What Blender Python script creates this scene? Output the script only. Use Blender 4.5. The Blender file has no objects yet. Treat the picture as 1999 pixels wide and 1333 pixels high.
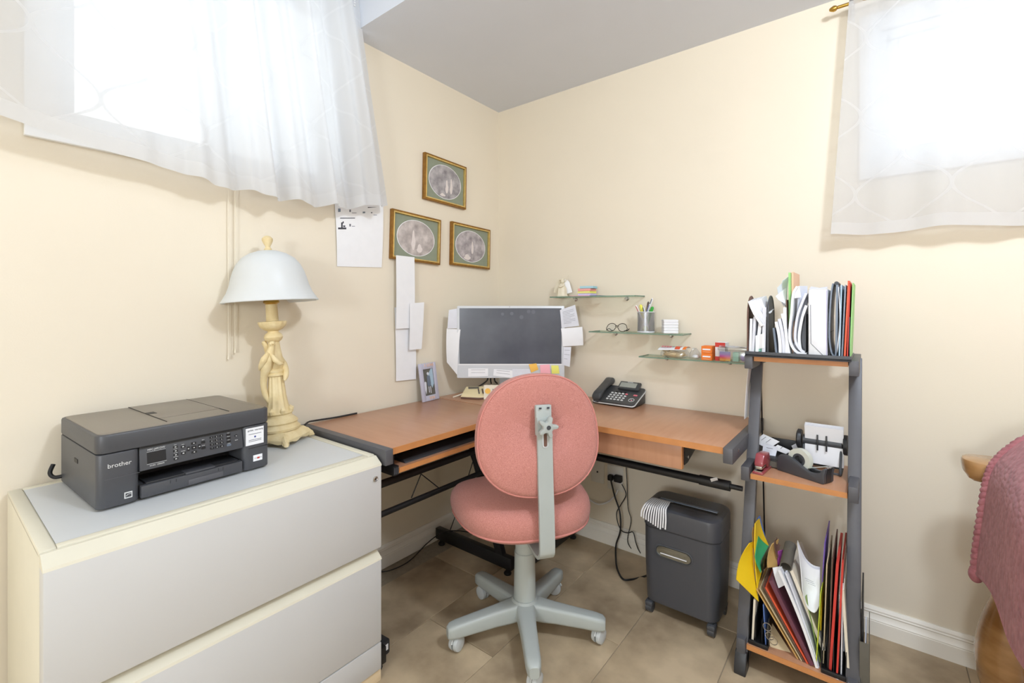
import bpy, bmesh, math, random
from mathutils import Vector, Matrix
random.seed(7)
S = bpy.context.scene
COL = S.collection
PI = math.pi
def lin(c):
    c = c / 255.0
    return c / 12.92 if c <= .04045 else ((c + .055) / 1.055) ** 2.4
def rgb(r, g, b): return (lin(r), lin(g), lin(b), 1.0)

# ------------------------------------------------------------------ camera
YAW = math.radians(37.87)
CAM = Vector((1.806, -2.189, 1.208))
FPX, CX, CY = 907.2, 999.5, 601.0
cd = bpy.data.cameras.new('camera'); cam = bpy.data.objects.new('camera', cd); COL.objects.link(cam)
cam.location = CAM; cam.rotation_euler = (PI / 2, 0, YAW)
cd.sensor_width = 36; cd.lens = 36 * FPX / 1999; cd.shift_y = -(666.5 - CY) / 1999; cd.clip_start = .02
S.camera = cam
RV = Vector((math.cos(YAW), math.sin(YAW), 0)); FV = Vector((-math.sin(YAW), math.cos(YAW), 0)); UV = Vector((0, 0, 1))
def at(u, v, ax, c):
    """direction of a photo pixel, met with the plane the thing stands in"""
    d = FV + RV * ((u - CX) / FPX) + UV * ((CY - v) / FPX); i = 'xyz'.index(ax)
    return CAM + d * ((c - CAM[i]) / d[i])
def dep(u, v, t): return CAM + (FV + RV * ((u - CX) / FPX) + UV * ((CY - v) / FPX)) * t

# ------------------------------------------------------------------ world, light, exposure
W = bpy.data.worlds.new('overcast_sky'); S.world = W; W.use_nodes = True
W.node_tree.nodes['Background'].inputs[0].default_value = (.93, .97, 1, 1)
W.node_tree.nodes['Background'].inputs[1].default_value = 2.1
LAMP_POS = Vector((2.3, -1.42, 2.30)); LAMP_W = 64.0
FILL_POS = Vector((1.95, -4.1, 1.40)); FILL_W = 82.0  # added fill light behind the camera, no lamp known there
LAMP_COL = (.85, .94, 1.05)
S.view_settings.view_transform = 'Standard'; S.view_settings.look = 'None'
S.view_settings.exposure = -0.05; S.view_settings.gamma = 1.0; S.view_settings.use_curve_mapping = False

# ------------------------------------------------------------------ materials
MATS = {}
def mat(name, col, rough=.5, metal=0., spec=.5, var=0., vscale=20., bump=0., bscale=200., col2=None, trans=0., alpha=1., coat=0., sheen=0., emit=None, estr=0., stretch=None, rnd=0.):
    if name in MATS: return MATS[name]
    m = bpy.data.materials.new(name); m.use_nodes = True; nt = m.node_tree; n = nt.nodes; b = n['Principled BSDF']
    b.inputs['Base Color'].default_value = col; b.inputs['Roughness'].default_value = rough; b.inputs['Metallic'].default_value = metal
    b.inputs['Specular IOR Level'].default_value = spec
    b.inputs['Transmission Weight'].default_value = trans; b.inputs['Alpha'].default_value = alpha
    b.inputs['Coat Weight'].default_value = coat; b.inputs['Sheen Weight'].default_value = sheen
    if emit: b.inputs['Emission Color'].default_value = emit; b.inputs['Emission Strength'].default_value = estr
    tc = n.new('ShaderNodeTexCoord'); mp = n.new('ShaderNodeMapping'); nt.links.new(tc.outputs['Object'], mp.inputs[0])
    if stretch: mp.inputs['Scale'].default_value = stretch
    if rnd:
        oi = n.new('ShaderNodeObjectInfo'); mu = n.new('ShaderNodeMath'); mu.operation = 'MULTIPLY'; mu.inputs[1].default_value = 40
        nt.links.new(oi.outputs['Random'], mu.inputs[0]); nt.links.new(mu.outputs[0], mp.inputs['Location'])
    if var or col2:
        t = n.new('ShaderNodeTexNoise'); t.inputs['Scale'].default_value = vscale; t.inputs['Detail'].default_value = 6
        nt.links.new(mp.outputs[0], t.inputs['Vector'])
        r = n.new('ShaderNodeValToRGB'); r.color_ramp.elements[0].position = .3; r.color_ramp.elements[1].position = .7
        c2 = col2 or tuple(min(1, x * (1 + var)) for x in col[:3]) + (1,)
        c1 = col if col2 else tuple(x * (1 - var) for x in col[:3]) + (1,)
        r.color_ramp.elements[0].color = c1; r.color_ramp.elements[1].color = c2
        nt.links.new(t.outputs['Fac'], r.inputs[0]); nt.links.new(r.outputs[0], b.inputs['Base Color'])
    if bump:
        t2 = n.new('ShaderNodeTexNoise'); t2.inputs['Scale'].default_value = bscale; t2.inputs['Detail'].default_value = 3
        nt.links.new(mp.outputs[0], t2.inputs['Vector'])
        bp = n.new('ShaderNodeBump'); bp.inputs['Strength'].default_value = bump; bp.inputs['Distance'].default_value = .004
        nt.links.new(t2.outputs['Fac'], bp.inputs['Height']); nt.links.new(bp.outputs[0], b.inputs['Normal'])
    MATS[name] = m; return m
M = dict(
    wall=mat('cream_wall_paint', rgb(237, 226, 206), .55, spec=.3, var=.012, vscale=3, bump=.05, bscale=260),
    ceil=mat('white_ceiling_paint', rgb(226, 230, 238), .85, spec=.2, var=.01, vscale=4, bump=.06, bscale=180),
    trim=mat('white_trim_paint', rgb(248, 243, 232), .35, var=.01, vscale=8),
    winwhite=mat('white_window_vinyl', rgb(245, 246, 247), .35),
    grout=mat('grout', rgb(160, 148, 128), .9, var=.1, vscale=60),
    tile=mat('stone_tile', rgb(150, 130, 104), .34, spec=.45, col2=rgb(212, 190, 156), vscale=5.5, bump=.08, bscale=30, rnd=1),
    cabgrey=mat('grey_laminate', rgb(206, 205, 203), .42, var=.012, vscale=5),
    cabtop=mat('pale_grey_laminate_top', rgb(216, 218, 218), .38, var=.012, vscale=5),
    cream=mat('cream_metal', rgb(224, 218, 198), .42, var=.02, vscale=9),
    base=mat('pale_wood_plinth', rgb(240, 218, 180), .5, var=.04, vscale=18, stretch=(1, 8, 8)),
    chrome=mat('chrome', rgb(200, 200, 200), .2, 1.),
    wood=mat('cherry_laminate', rgb(184, 136, 106), .3, spec=.5, col2=rgb(192, 144, 114), vscale=5, stretch=(1, 9, 1), bump=.02, bscale=90),
    woodx=mat('cherry_laminate_crossgrain', rgb(188, 138, 106), .3, spec=.5, col2=rgb(197, 147, 115), vscale=5, stretch=(9, 1, 1), bump=.02, bscale=90),
    edge=mat('orange_edge_band', rgb(206, 140, 84), .4, var=.07, vscale=22),
    steel=mat('charcoal_steel', rgb(92, 92, 96), .45, .15, var=.03, vscale=40, bump=.03, bscale=400),
    black=mat('black_metal', rgb(28, 28, 30), .45, .1),
    blackpl=mat('black_plastic', rgb(46, 47, 50), .42, bump=.03, bscale=500),
    dkgrey=mat('dark_grey_plastic', rgb(72, 74, 78), .45, bump=.04, bscale=600),
    shred=mat('shredder_plastic', rgb(74, 75, 80), .36, bump=.05, bscale=500),
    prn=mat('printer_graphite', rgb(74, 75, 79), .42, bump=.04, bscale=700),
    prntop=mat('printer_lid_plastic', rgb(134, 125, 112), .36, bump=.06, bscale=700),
    prndk=mat('printer_dark_cavity', rgb(24, 24, 26), .5),
    white=mat('white_plastic', rgb(240, 240, 241), .4),
    paper=mat('white_paper', rgb(244, 244, 246), .75, spec=.2, var=.012, vscale=30),
    paper2=mat('cool_white_paper', rgb(226, 227, 234), .75, spec=.2, var=.03, vscale=25),
    cremp=mat('cream_paper', rgb(236, 226, 206), .75, spec=.2, var=.03, vscale=25),
    ink=mat('grey_ink', rgb(110, 112, 122), .8),
    dkink=mat('dark_ink', rgb(60, 60, 68), .8),
    gold=mat('antique_gold', rgb(150, 108, 48), .38, .55, var=.18, vscale=60),
    goldlt=mat('bright_gold', rgb(226, 196, 124), .3, .6, var=.1, vscale=60),
    mat_green=mat('sage_mat_board', rgb(146, 153, 134), .85, spec=.2, var=.03, vscale=50),
    lamp=mat('ivory_gold_resin', rgb(226, 202, 148), .5, var=.0, col2=rgb(240, 222, 178), vscale=26, bump=.25, bscale=120),
    brass=mat('brass', rgb(196, 156, 76), .28, .9),
    pinkf=mat('pink_weave', rgb(184, 116, 106), .9, spec=.15, col2=rgb(216, 152, 140), vscale=420, bump=.5, bscale=700, sheen=.2),
    pipe=mat('pink_piping', rgb(204, 136, 126), .85, spec=.15),
    chairgrey=mat('pale_grey_plastic', rgb(176, 182, 178), .4, var=.015, vscale=12),
    caster=mat('caster_grey', rgb(196, 200, 200), .35),
    sil=mat('silver_plastic', rgb(216, 219, 223), .3, var=.01, vscale=20),
    blanket=mat('dusty_rose_blanket', rgb(160, 98, 104), .95, spec=.1, col2=rgb(188, 124, 128), vscale=40, sheen=.15),
    oak=mat('varnished_oak', rgb(138, 94, 50), .22, col2=rgb(192, 146, 94), vscale=6, stretch=(1, 1, 3.5), coat=.5),
    beige=mat('beige_plastic', rgb(226, 208, 164), .45),
    phone=mat('phone_charcoal', rgb(66, 67, 69), .4, bump=.04, bscale=600),
    lcd=mat('grey_lcd', rgb(158, 160, 152), .25),
    rubber=mat('black_rubber', rgb(26, 26, 28), .6),
    cord=mat('black_cord', rgb(34, 33, 34), .55),
    outlet=mat('ivory_wall_plate', rgb(232, 228, 218), .4),
    red=mat('red_card', rgb(214, 66, 56), .55, var=.05, vscale=40),
    orange=mat('orange_card', rgb(242, 128, 44), .55, var=.03, vscale=40),
    orred=mat('orange_red_folder', rgb(226, 92, 58), .5, var=.04, vscale=40),
    yellow=mat('yellow_card', rgb(244, 204, 30), .55, var=.03, vscale=20),
    green=mat('green_card', rgb(60, 158, 104), .45, var=.06, vscale=30),
    ltgreen=mat('light_green_card', rgb(158, 214, 132), .55, var=.03, vscale=30),
    olive=mat('olive_green_card', rgb(136, 160, 88), .55, var=.03, vscale=30),
    lime=mat('lime_card', rgb(200, 214, 60), .55),
    salmon=mat('salmon_card', rgb(240, 196, 164), .6),
    tan=mat('tan_card', rgb(206, 166, 100), .6, var=.05, vscale=30),
    manila=mat('manila_card', rgb(212, 192, 154), .65, var=.04, vscale=30),
    brown=mat('brown_card', rgb(108, 78, 66), .6),
    maroon=mat('maroon_card', rgb(110, 62, 78), .45, var=.06, vscale=30),
    purple=mat('purple_card', rgb(124, 96, 180), .55),
    magenta=mat('magenta_card', rgb(176, 80, 170), .55),
    blue=mat('blue_card', rgb(92, 122, 184), .55),
    slate=mat('slate_blue_plastic', rgb(112, 124, 140), .3, var=.08, vscale=18),
    sky=mat('pale_blue_card', rgb(176, 200, 216), .5),
    teal=mat('mint_paper', rgb(150, 208, 190), .6, var=.04, vscale=30),
    olivegrey=mat('grey_tube', rgb(98, 94, 84), .5, var=.05, vscale=30),
    stickyo=mat('sticky_orange', rgb(250, 196, 92), .7), stickyp=mat('sticky_pink', rgb(250, 180, 190), .7),
    stickyy=mat('sticky_yellow', rgb(240, 236, 120), .7), stickyb=mat('sticky_blue', rgb(160, 208, 220), .7),
    stickyl=mat('sticky_lilac', rgb(206, 194, 232), .7), stickyc=mat('sticky_coral', rgb(246, 160, 150), .7),
    stapler=mat('dark_red_enamel', rgb(160, 70, 76), .3, coat=.4), tapeM=mat('matte_tape', rgb(214, 216, 204), .35),
    redpl=mat('red_print', rgb(196, 60, 50), .6), bluepr=mat('blue_print', rgb(70, 80, 150), .6),
    keyw=mat('pale_key', rgb(226, 226, 224), .5), pinkkey=mat('pink_key', rgb(232, 120, 132), .5),
    straw=mat('rubber_band_tan', rgb(226, 200, 152), .6, var=.1, vscale=90),
    lavender=mat('lavender_frame', rgb(196, 194, 210), .45, var=.03, vscale=30),
    screen=None, photo=mat('dark_photo_print', rgb(84, 84, 78), .35, col2=rgb(112, 108, 100), vscale=16),
    ceramic=mat('cream_ceramic', rgb(232, 222, 198), .5, var=.03, vscale=60, bump=.2, bscale=150),
    penred=mat('pen_red', rgb(176, 40, 44), .4), penyel=mat('marker_yellow', rgb(240, 234, 96), .4),
    pengrn=mat('marker_green', rgb(66, 172, 70), .4), pengry=mat('pen_grey', rgb(120, 122, 136), .4),
    wire=mat('dark_wire', rgb(70, 62, 52), .4, .5),
)
def glassy(name, tint, mix, rough=.03):
    """thin pane: clear straight through plus a reflecting share"""
    m = bpy.data.materials.new(name); m.use_nodes = True; nt = m.node_tree; nt.nodes.clear()
    o = nt.nodes.new('ShaderNodeOutputMaterial'); t = nt.nodes.new('ShaderNodeBsdfTransparent'); t.inputs[0].default_value = tint
    g = nt.nodes.new('ShaderNodeBsdfGlossy'); g.inputs['Roughness'].default_value = rough; g.inputs[0].default_value = (.9, .95, .93, 1)
    x = nt.nodes.new('ShaderNodeMixShader'); x.inputs[0].default_value = mix
    nt.links.new(t.outputs[0], x.inputs[1]); nt.links.new(g.outputs[0], x.inputs[2]); nt.links.new(x.outputs[0], o.inputs[0]); return m
M['pane'] = glassy('window_glass', (.97, .98, .98, 1), .06)
M['glass'] = glassy('shelf_glass', (.86, .91, .88, 1), .10)
M['glassedge'] = mat('green_glass_edge', rgb(120, 150, 132), .2, alpha=.8)
M['clear'] = glassy('clear_film', (.93, .93, .94, 1), .14, .15)
M['lens'] = glassy('spectacle_lens', (.95, .95, .94, 1), .08)
M['smoke'] = glassy('smoked_plastic', (.45, .44, .42, 1), .10, .12)
M['clearwin'] = glassy('clear_bin_window', (.45, .46, .48, 1), .35, .06)
def fabric_sheer(name, uscale, vscale, gather=None):
    m = bpy.data.materials.new(name); m.use_nodes = True; nt = m.node_tree; nt.nodes.clear(); N = nt.nodes.new; L = nt.links.new
    o = N('ShaderNodeOutputMaterial'); tr = N('ShaderNodeBsdfTransparent'); tl = N('ShaderNodeBsdfTranslucent'); df = N('ShaderNodeBsdfDiffuse')
    tl.inputs[0].default_value = (.84, .85, .86, 1); df.inputs[0].default_value = (.80, .80, .81, 1)
    uv = N('ShaderNodeUVMap'); sp = N('ShaderNodeSeparateXYZ'); L(uv.outputs[0], sp.inputs[0])
    def ma(op, a, b=None):
        q = N('ShaderNodeMath'); q.operation = op
        for i, w in enumerate((a, b)):
            if w is None: continue
            if isinstance(w, (int, float)): q.inputs[i].default_value = w
            else: L(w, q.inputs[i])
        return q.outputs[0]
    u = ma('MULTIPLY', sp.outputs[0], uscale); v = ma('MULTIPLY', sp.outputs[1], vscale)
    c = ma('MULTIPLY', ma('COSINE', ma('MULTIPLY', v, 2 * PI)), .25)
    d1 = ma('ABSOLUTE', ma('SUBTRACT', ma('FRACT', ma('ADD', ma('SUBTRACT', u, c), 10.)), .5))
    d2 = ma('ABSOLUTE', ma('SUBTRACT', ma('FRACT', ma('ADD', ma('ADD', u, c), 10.5)), .5))
    ln = ma('LESS_THAN', ma('MINIMUM', d1, d2), .022)
    hem = ma('LESS_THAN', sp.outputs[1], .05)
    op = ma('MINIMUM', ma('ADD', .76, ma('ADD', ma('MULTIPLY', ln, .17), ma('MULTIPLY', hem, .2))), .97)
    if gather:                                                # gathered cloth lies double
        gr = N('ShaderNodeMapRange'); gr.inputs['From Min'].default_value, gr.inputs['From Max'].default_value = gather; gr.inputs['To Max'].default_value = .17; L(sp.outputs[0], gr.inputs['Value']); op = ma('MINIMUM', ma('ADD', op, gr.outputs[0]), .97)
    m1 = N('ShaderNodeMixShader'); m1.inputs[0].default_value = .48; L(tl.outputs[0], m1.inputs[1]); L(df.outputs[0], m1.inputs[2])
    m2 = N('ShaderNodeMixShader'); L(op, m2.inputs[0]); L(tr.outputs[0], m2.inputs[1]); L(m1.outputs[0], m2.inputs[2]); L(m2.outputs[0], o.inputs[0])
    return m
def nodes_of(m): return m.node_tree, m.node_tree.nodes['Principled BSDF']
def mesh_holes(name, col, scale, th):
    m = mat(name, col, .35, .8); nt, b = nodes_of(m); N = nt.nodes.new; L = nt.links.new
    uv = N('ShaderNodeUVMap'); mp = N('ShaderNodeMapping'); mp.inputs['Scale'].default_value = scale; mp.inputs['Rotation'].default_value = (0, 0, PI / 4); L(uv.outputs[0], mp.inputs[0])
    ck = N('ShaderNodeTexBrick'); ck.offset = 0; ck.inputs['Mortar Size'].default_value = th; ck.inputs['Scale'].default_value = 1; ck.inputs['Brick Width'].default_value = 1; ck.inputs['Row Height'].default_value = 1
    L(mp.outputs[0], ck.inputs['Vector']); L(ck.outputs['Fac'], b.inputs['Alpha']); return m
M['cupmesh'] = mesh_holes('silver_wire_mesh', rgb(176, 178, 184), (60, 26, 1), .24)
# smudged dark screen
M['screen'] = mat('dark_screen', rgb(76, 80, 90), .28, col2=rgb(96, 100, 110), vscale=6)
M['smudge'] = mat('screen_smudge', rgb(104, 107, 118), .5)
# frosted lamp glass
def milk(name):
    m = bpy.data.materials.new(name); m.use_nodes = True; nt = m.node_tree; nt.nodes.clear(); N = nt.nodes.new; L = nt.links.new
    o = N('ShaderNodeOutputMaterial'); d = N('ShaderNodeBsdfDiffuse'); t = N('ShaderNodeBsdfTranslucent'); g = N('ShaderNodeBsdfGlossy'); g.inputs['Roughness'].default_value = .25
    d.inputs[0].default_value = (.9, .92, .92, 1); t.inputs[0].default_value = (.9, .92, .92, 1)
    a = N('ShaderNodeMixShader'); a.inputs[0].default_value = .3; L(d.outputs[0], a.inputs[1]); L(t.outputs[0], a.inputs[2])
    b = N('ShaderNodeMixShader'); b.inputs[0].default_value = .05; L(a.outputs[0], b.inputs[1]); L(g.outputs[0], b.inputs[2]); L(b.outputs[0], o.inputs[0]); return m
M['milk'] = milk('white_opal_glass')
# knitted relief for the blanket
nt, b = nodes_of(M['blanket']); vo = nt.nodes.new('ShaderNodeTexVoronoi'); vo.inputs['Scale'].default_value = 80
tc = nt.nodes.new('ShaderNodeTexCoord'); mp = nt.nodes.new('ShaderNodeMapping'); mp.inputs['Scale'].default_value = (1, .6, 1); nt.links.new(tc.outputs['Object'], mp.inputs[0]); nt.links.new(mp.outputs[0], vo.inputs['Vector'])
bp = nt.nodes.new('ShaderNodeBump'); bp.inputs['Strength'].default_value = .55; bp.inputs['Distance'].default_value = .004; bp.invert = True
nt.links.new(vo.outputs['Distance'], bp.inputs['Height']); nt.links.new(bp.outputs[0], b.inputs['Normal'])
# pastoral print: greyed clouds of noise
def print_mat(name, dark, light, seed):
    m = mat(name, dark, .4, col2=light, vscale=22); return m
M['print1'] = mat('grey_landscape_print', rgb(128, 124, 128), .35, col2=rgb(196, 190, 192), vscale=26)
M['print2'] = mat('pale_landscape_print', rgb(156, 146, 144), .35, col2=rgb(216, 206, 202), vscale=24)
M['print3'] = mat('mauve_landscape_print', rgb(140, 132, 136), .35, col2=rgb(204, 196, 198), vscale=30)
M['figure'] = mat('pale_figure_print', rgb(228, 218, 214), .5, var=.04, vscale=90)
M['rainbow'] = mat('sunset_print', rgb(120, 110, 190), .4)
nt, b = nodes_of(M['rainbow']); tc = nt.nodes.new('ShaderNodeTexCoord'); sp = nt.nodes.new('ShaderNodeSeparateXYZ'); rp = nt.nodes.new('ShaderNodeValToRGB')
nt.links.new(tc.outputs['Generated'], sp.inputs[0]); nt.links.new(sp.outputs[2], rp.inputs[0]); nt.links.new(rp.outputs[0], b.inputs['Base Color'])
e = rp.color_ramp.elements; e[0].color = rgb(250, 200, 60); e[1].color = rgb(110, 120, 190); q = e.new(.3); q.color = rgb(240, 110, 90); q = e.new(.5); q.color = rgb(206, 60, 170); q = e.new(.7); q.color = rgb(140, 90, 190)

# ------------------------------------------------------------------ geometry helpers
class G:
    def __init__(s): s.v = []; s.f = []; s.uv = None
    def add(s, vs, fs):
        k = len(s.v); s.v += [tuple(p) for p in vs]; s.f += [tuple(i + k for i in f) for f in fs]; return s
    def addbm(s, bm):
        bm.verts.ensure_lookup_table(); s.add([v.co.copy() for v in bm.verts], [[v.index for v in f.verts] for f in bm.faces]); bm.free(); return s
    def obb(s, c, size, rot=None, bev=0., seg=2):
        bm = bmesh.new(); bmesh.ops.create_cube(bm, size=1)
        for v in bm.verts: v.co = Vector((v.co.x * size[0], v.co.y * size[1], v.co.z * size[2]))
        if bev: bmesh.ops.bevel(bm, geom=bm.edges[:], offset=min(bev, min(size) * .49), segments=seg, profile=.5, affect='EDGES')
        mtx = Matrix.Translation(Vector(c)) @ (rot.to_4x4() if rot else Matrix())
        bmesh.ops.transform(bm, matrix=mtx, verts=bm.verts[:]); bm.verts.index_update(); return s.addbm(bm)
    def box(s, x0, x1, y0, y1, z0, z1, bev=0., seg=2):
        return s.obb(((x0 + x1) / 2, (y0 + y1) / 2, (z0 + z1) / 2), (abs(x1 - x0), abs(y1 - y0), abs(z1 - z0)), None, bev, seg)
    def bar(s, p0, p1, w, h, bev=0., up=(0, 0, 1)):
        p0 = Vector(p0); p1 = Vector(p1); d = (p1 - p0); L = d.length; z = d.normalized(); u = Vector(up)
        if abs(z.dot(u)) > .99: u = Vector((1, 0, 0))
        x = u.cross(z).normalized(); y = z.cross(x)
        r = Matrix((x, y, z)).transposed(); return s.obb((p0 + p1) / 2, (w, h, L), r, bev)
    def tube(s, pts, r, n=8, closed=False, cap=True, flat=1.):
        pts = [Vector(p) for p in pts]; m = len(pts); rr = r if isinstance(r, (list, tuple)) else [r] * m
        vs = []; prev = None
        for i, p in enumerate(pts):
            a = pts[(i - 1) % m] if (closed or i) else p; b = pts[(i + 1) % m] if (closed or i < m - 1) else p
            t = (b - a); t = t.normalized() if t.length > 1e-9 else Vector((0, 0, 1))
            if prev is None:
                u = Vector((0, 0, 1)) if abs(t.z) < .9 else Vector((1, 0, 0)); x = t.cross(u).normalized()
            else:
                x = (prev - t * prev.dot(t)); x = x.normalized() if x.length > 1e-6 else t.orthogonal().normalized()
            prev = x; y = t.cross(x)
            for k in range(n):
                q = 2 * PI * k / n; vs.append(p + (x * math.cos(q) + y * math.sin(q) * flat) * rr[i])
        fs = []
        for i in range(m if closed else m - 1):
            j = (i + 1) % m
            for k in range(n): fs.append((i * n + k, i * n + (k + 1) % n, j * n + (k + 1) % n, j * n + k))
        if cap and not closed: fs += [tuple(range(n))[::-1], tuple((m - 1) * n + k for k in range(n))]
        return s.add(vs, fs)
    def cyl(s, p0, p1, r0, r1=None, n=20): return s.tube([p0, p1], [r0, r0 if r1 is None else r1], n)
    def lathe(s, prof, n=32, c=(0, 0, 0), mod=None, cap=True):
        vs = []
        for (r, z) in prof:
            for k in range(n):
                q = 2 * PI * k / n; R = r * (mod(q, z) if mod else 1); vs.append((c[0] + R * math.cos(q), c[1] + R * math.sin(q), c[2] + z))
        fs = []
        for i in range(len(prof) - 1):
            for k in range(n): fs.append((i * n + k, i * n + (k + 1) % n, (i + 1) * n + (k + 1) % n, (i + 1) * n + k))
        if cap: fs += [tuple(range(n))[::-1], tuple((len(prof) - 1) * n + k for k in range(n))]
        return s.add(vs, fs)
    def prism(s, base, vec, bev=0.):
        vec = Vector(vec); n = len(base); base = [Vector(p) for p in base]
        if bev:
            bm = bmesh.new(); a = [bm.verts.new(p) for p in base]; b = [bm.verts.new(p + vec) for p in base]
            bm.faces.new(a); bm.faces.new(b[::-1])
            for i in range(n): bm.faces.new((a[i], b[i], b[(i + 1) % n], a[(i + 1) % n]))
            bmesh.ops.recalc_face_normals(bm, faces=bm.faces[:]); es = [e for e in bm.edges if len(e.link_faces) == 2 and e.calc_face_angle(0) > .6]
            bmesh.ops.bevel(bm, geom=es, offset=bev, segments=2, profile=.5, affect='EDGES'); bm.verts.index_update(); return s.addbm(bm)
        vs = base + [p + vec for p in base]
        return s.add(vs, [tuple(range(n))[::-1], tuple(range(n, 2 * n))] + [(i, (i + 1) % n, n + (i + 1) % n, n + i) for i in range(n)])
    def rings(s, rings, closed_ends=True):
        n = len(rings[0]); vs = [p for r in rings for p in r]; fs = []
        for i in range(len(rings) - 1):
            for k in range(n): fs.append((i * n + k, i * n + (k + 1) % n, (i + 1) * n + (k + 1) % n, (i + 1) * n + k))
        if closed_ends: fs += [tuple(range(n))[::-1], tuple((len(rings) - 1) * n + k for k in range(n))]
        return s.add(vs, fs)
    def sheet(s, fn, nu, nv, th=.0006):
        g = [[Vector(fn(i / nu, j / nv)) for i in range(nu + 1)] for j in range(nv + 1)]; vs = []; w = nu + 1
        def nrm(i, j):
            a = g[j][min(i + 1, nu)] - g[j][max(i - 1, 0)]; b = g[min(j + 1, nv)][i] - g[max(j - 1, 0)][i]; c = a.cross(b); return c.normalized() if c.length > 1e-12 else Vector((0, 0, 1))
        N = [[nrm(i, j) for i in range(w)] for j in range(nv + 1)]
        for sg in (.5, -.5):
            for j in range(nv + 1):
                for i in range(w): vs.append(g[j][i] + N[j][i] * th * sg)
        o = w * (nv + 1); fs = []
        for j in range(nv):
            for i in range(nu):
                q = j * w + i; fs.append((q, q + 1, q + w + 1, q + w)); fs.append((o + q, o + q + w, o + q + w + 1, o + q + 1))
        for i in range(nu):
            fs.append((i, o + i, o + i + 1, i + 1)); q = nv * w + i; fs.append((q, q + 1, o + q + 1, o + q))
        for j in range(nv):
            q = j * w; fs.append((q, q + w, o + q + w, o + q)); q = j * w + nu; fs.append((q, o + q, o + q + w, q + w))
        return s.add(vs, fs)
    def quad(s, a, b, c, d, th=.0006, nu=1, nv=1, bow=0.):
        a, b, c, d = map(Vector, (a, b, c, d)); n = (b - a).cross(d - a).normalized()
        return s.sheet(lambda u, v: (a.lerp(b, u)).lerp(d.lerp(c, u), v) + n * bow * math.sin(PI * v) * 1., nu, nv, th)
    def ell(s, c, r, n=16, m=10):
        prof = [(max(math.sin(PI * i / m), .02), -math.cos(PI * i / m)) for i in range(m + 1)]; g = G().lathe(prof, n)
        return s.add([(c[0] + p[0] * r[0], c[1] + p[1] * r[1], c[2] + p[2] * r[2]) for p in g.v], g.f)
    def xf(s, mtx): s.v = [tuple(mtx @ Vector(p)) for p in s.v]; return s
    def obj(s, name, material, parent=None, world=False, angle=35, loc=None):
        me = bpy.data.meshes.new(name)
        off = parent.location if (world and parent is not None) else (Vector(loc) if loc else Vector((0, 0, 0)))
        me.from_pydata([tuple(Vector(p) - off) for p in s.v], [], s.f); me.update()
        bm = bmesh.new(); bm.from_mesh(me); bmesh.ops.recalc_face_normals(bm, faces=bm.faces[:]); bm.to_mesh(me); bm.free()
        if s.uv:
            l = me.uv_layers.new(name='UVMap')
            for lp in me.loops: l.data[lp.index].uv = s.uv[lp.vertex_index]
        me.polygons.foreach_set('use_smooth', [True] * len(me.polygons)); me.set_sharp_from_angle(angle=math.radians(angle))
        me.materials.append(M[material] if isinstance(material, str) else material)
        o = bpy.data.objects.new(name, me); COL.objects.link(o)
        if loc: o.location = loc
        if parent is not None: o.parent = parent
        return o
def rrect(w, h, r, n=6, cx=0., cy=0.):
    out = []
    for (sx, sy, a0) in ((1, 1, 0), (-1, 1, PI / 2), (-1, -1, PI), (1, -1, 1.5 * PI)):
        for i in range(n + 1):
            a = a0 + PI / 2 * i / n; out.append((cx + sx * (w / 2 - r) + r * math.cos(a), cy + sy * (h / 2 - r) + r * math.sin(a)))
    return out
def smooth(pts, k=6):
    """Catmull-Rom through the points"""
    P = [Vector(p) for p in pts]; P = [P[0]] + P + [P[-1]]; out = []
    for i in range(1, len(P) - 2):
        for j in range(k):
            t = j / k; a, b, c, d = P[i - 1], P[i], P[i + 1], P[i + 2]
            out.append(.5 * ((2 * b) + (c - a) * t + (2 * a - 5 * b + 4 * c - d) * t * t + (3 * b - a - 3 * c + d) * t ** 3))
    return out + [P[-2]]
def thing(name, label, cat, loc=(0, 0, 0), rz=0., group=None, tilt=None):
    o = bpy.data.objects.new(name, None); o.empty_display_size = .05; COL.objects.link(o); o.location = loc; o.rotation_euler = tilt if tilt else (0, 0, rz)
    o['label'] = label; o['category'] = cat
    if group: o['group'] = group
    return o
def tag(o, label, cat, group=None):
    o['label'] = label; o['category'] = cat
    if group: o['group'] = group
    return o
def struct(o): o['kind'] = 'structure'; return o
def text(body, size, material, parent, loc, rot=(PI / 2, 0, 0), name='lettering', align='CENTER', ext=.0002):
    c = bpy.data.curves.new('t', 'FONT'); c.body = body; c.size = size; c.extrude = ext; c.align_x = align; c.align_y = 'CENTER'; c.resolution_u = 3
    t = bpy.data.objects.new('t', c); COL.objects.link(t); dg = bpy.context.evaluated_depsgraph_get(); me = bpy.data.meshes.new_from_object(t.evaluated_get(dg))
    bpy.data.objects.remove(t); bpy.data.curves.remove(c); me.name = name; me.materials.clear(); me.materials.append(M[material])
    o = bpy.data.objects.new(name, me); COL.objects.link(o); o.location = loc; o.rotation_euler = rot; o.parent = parent; return o
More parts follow.
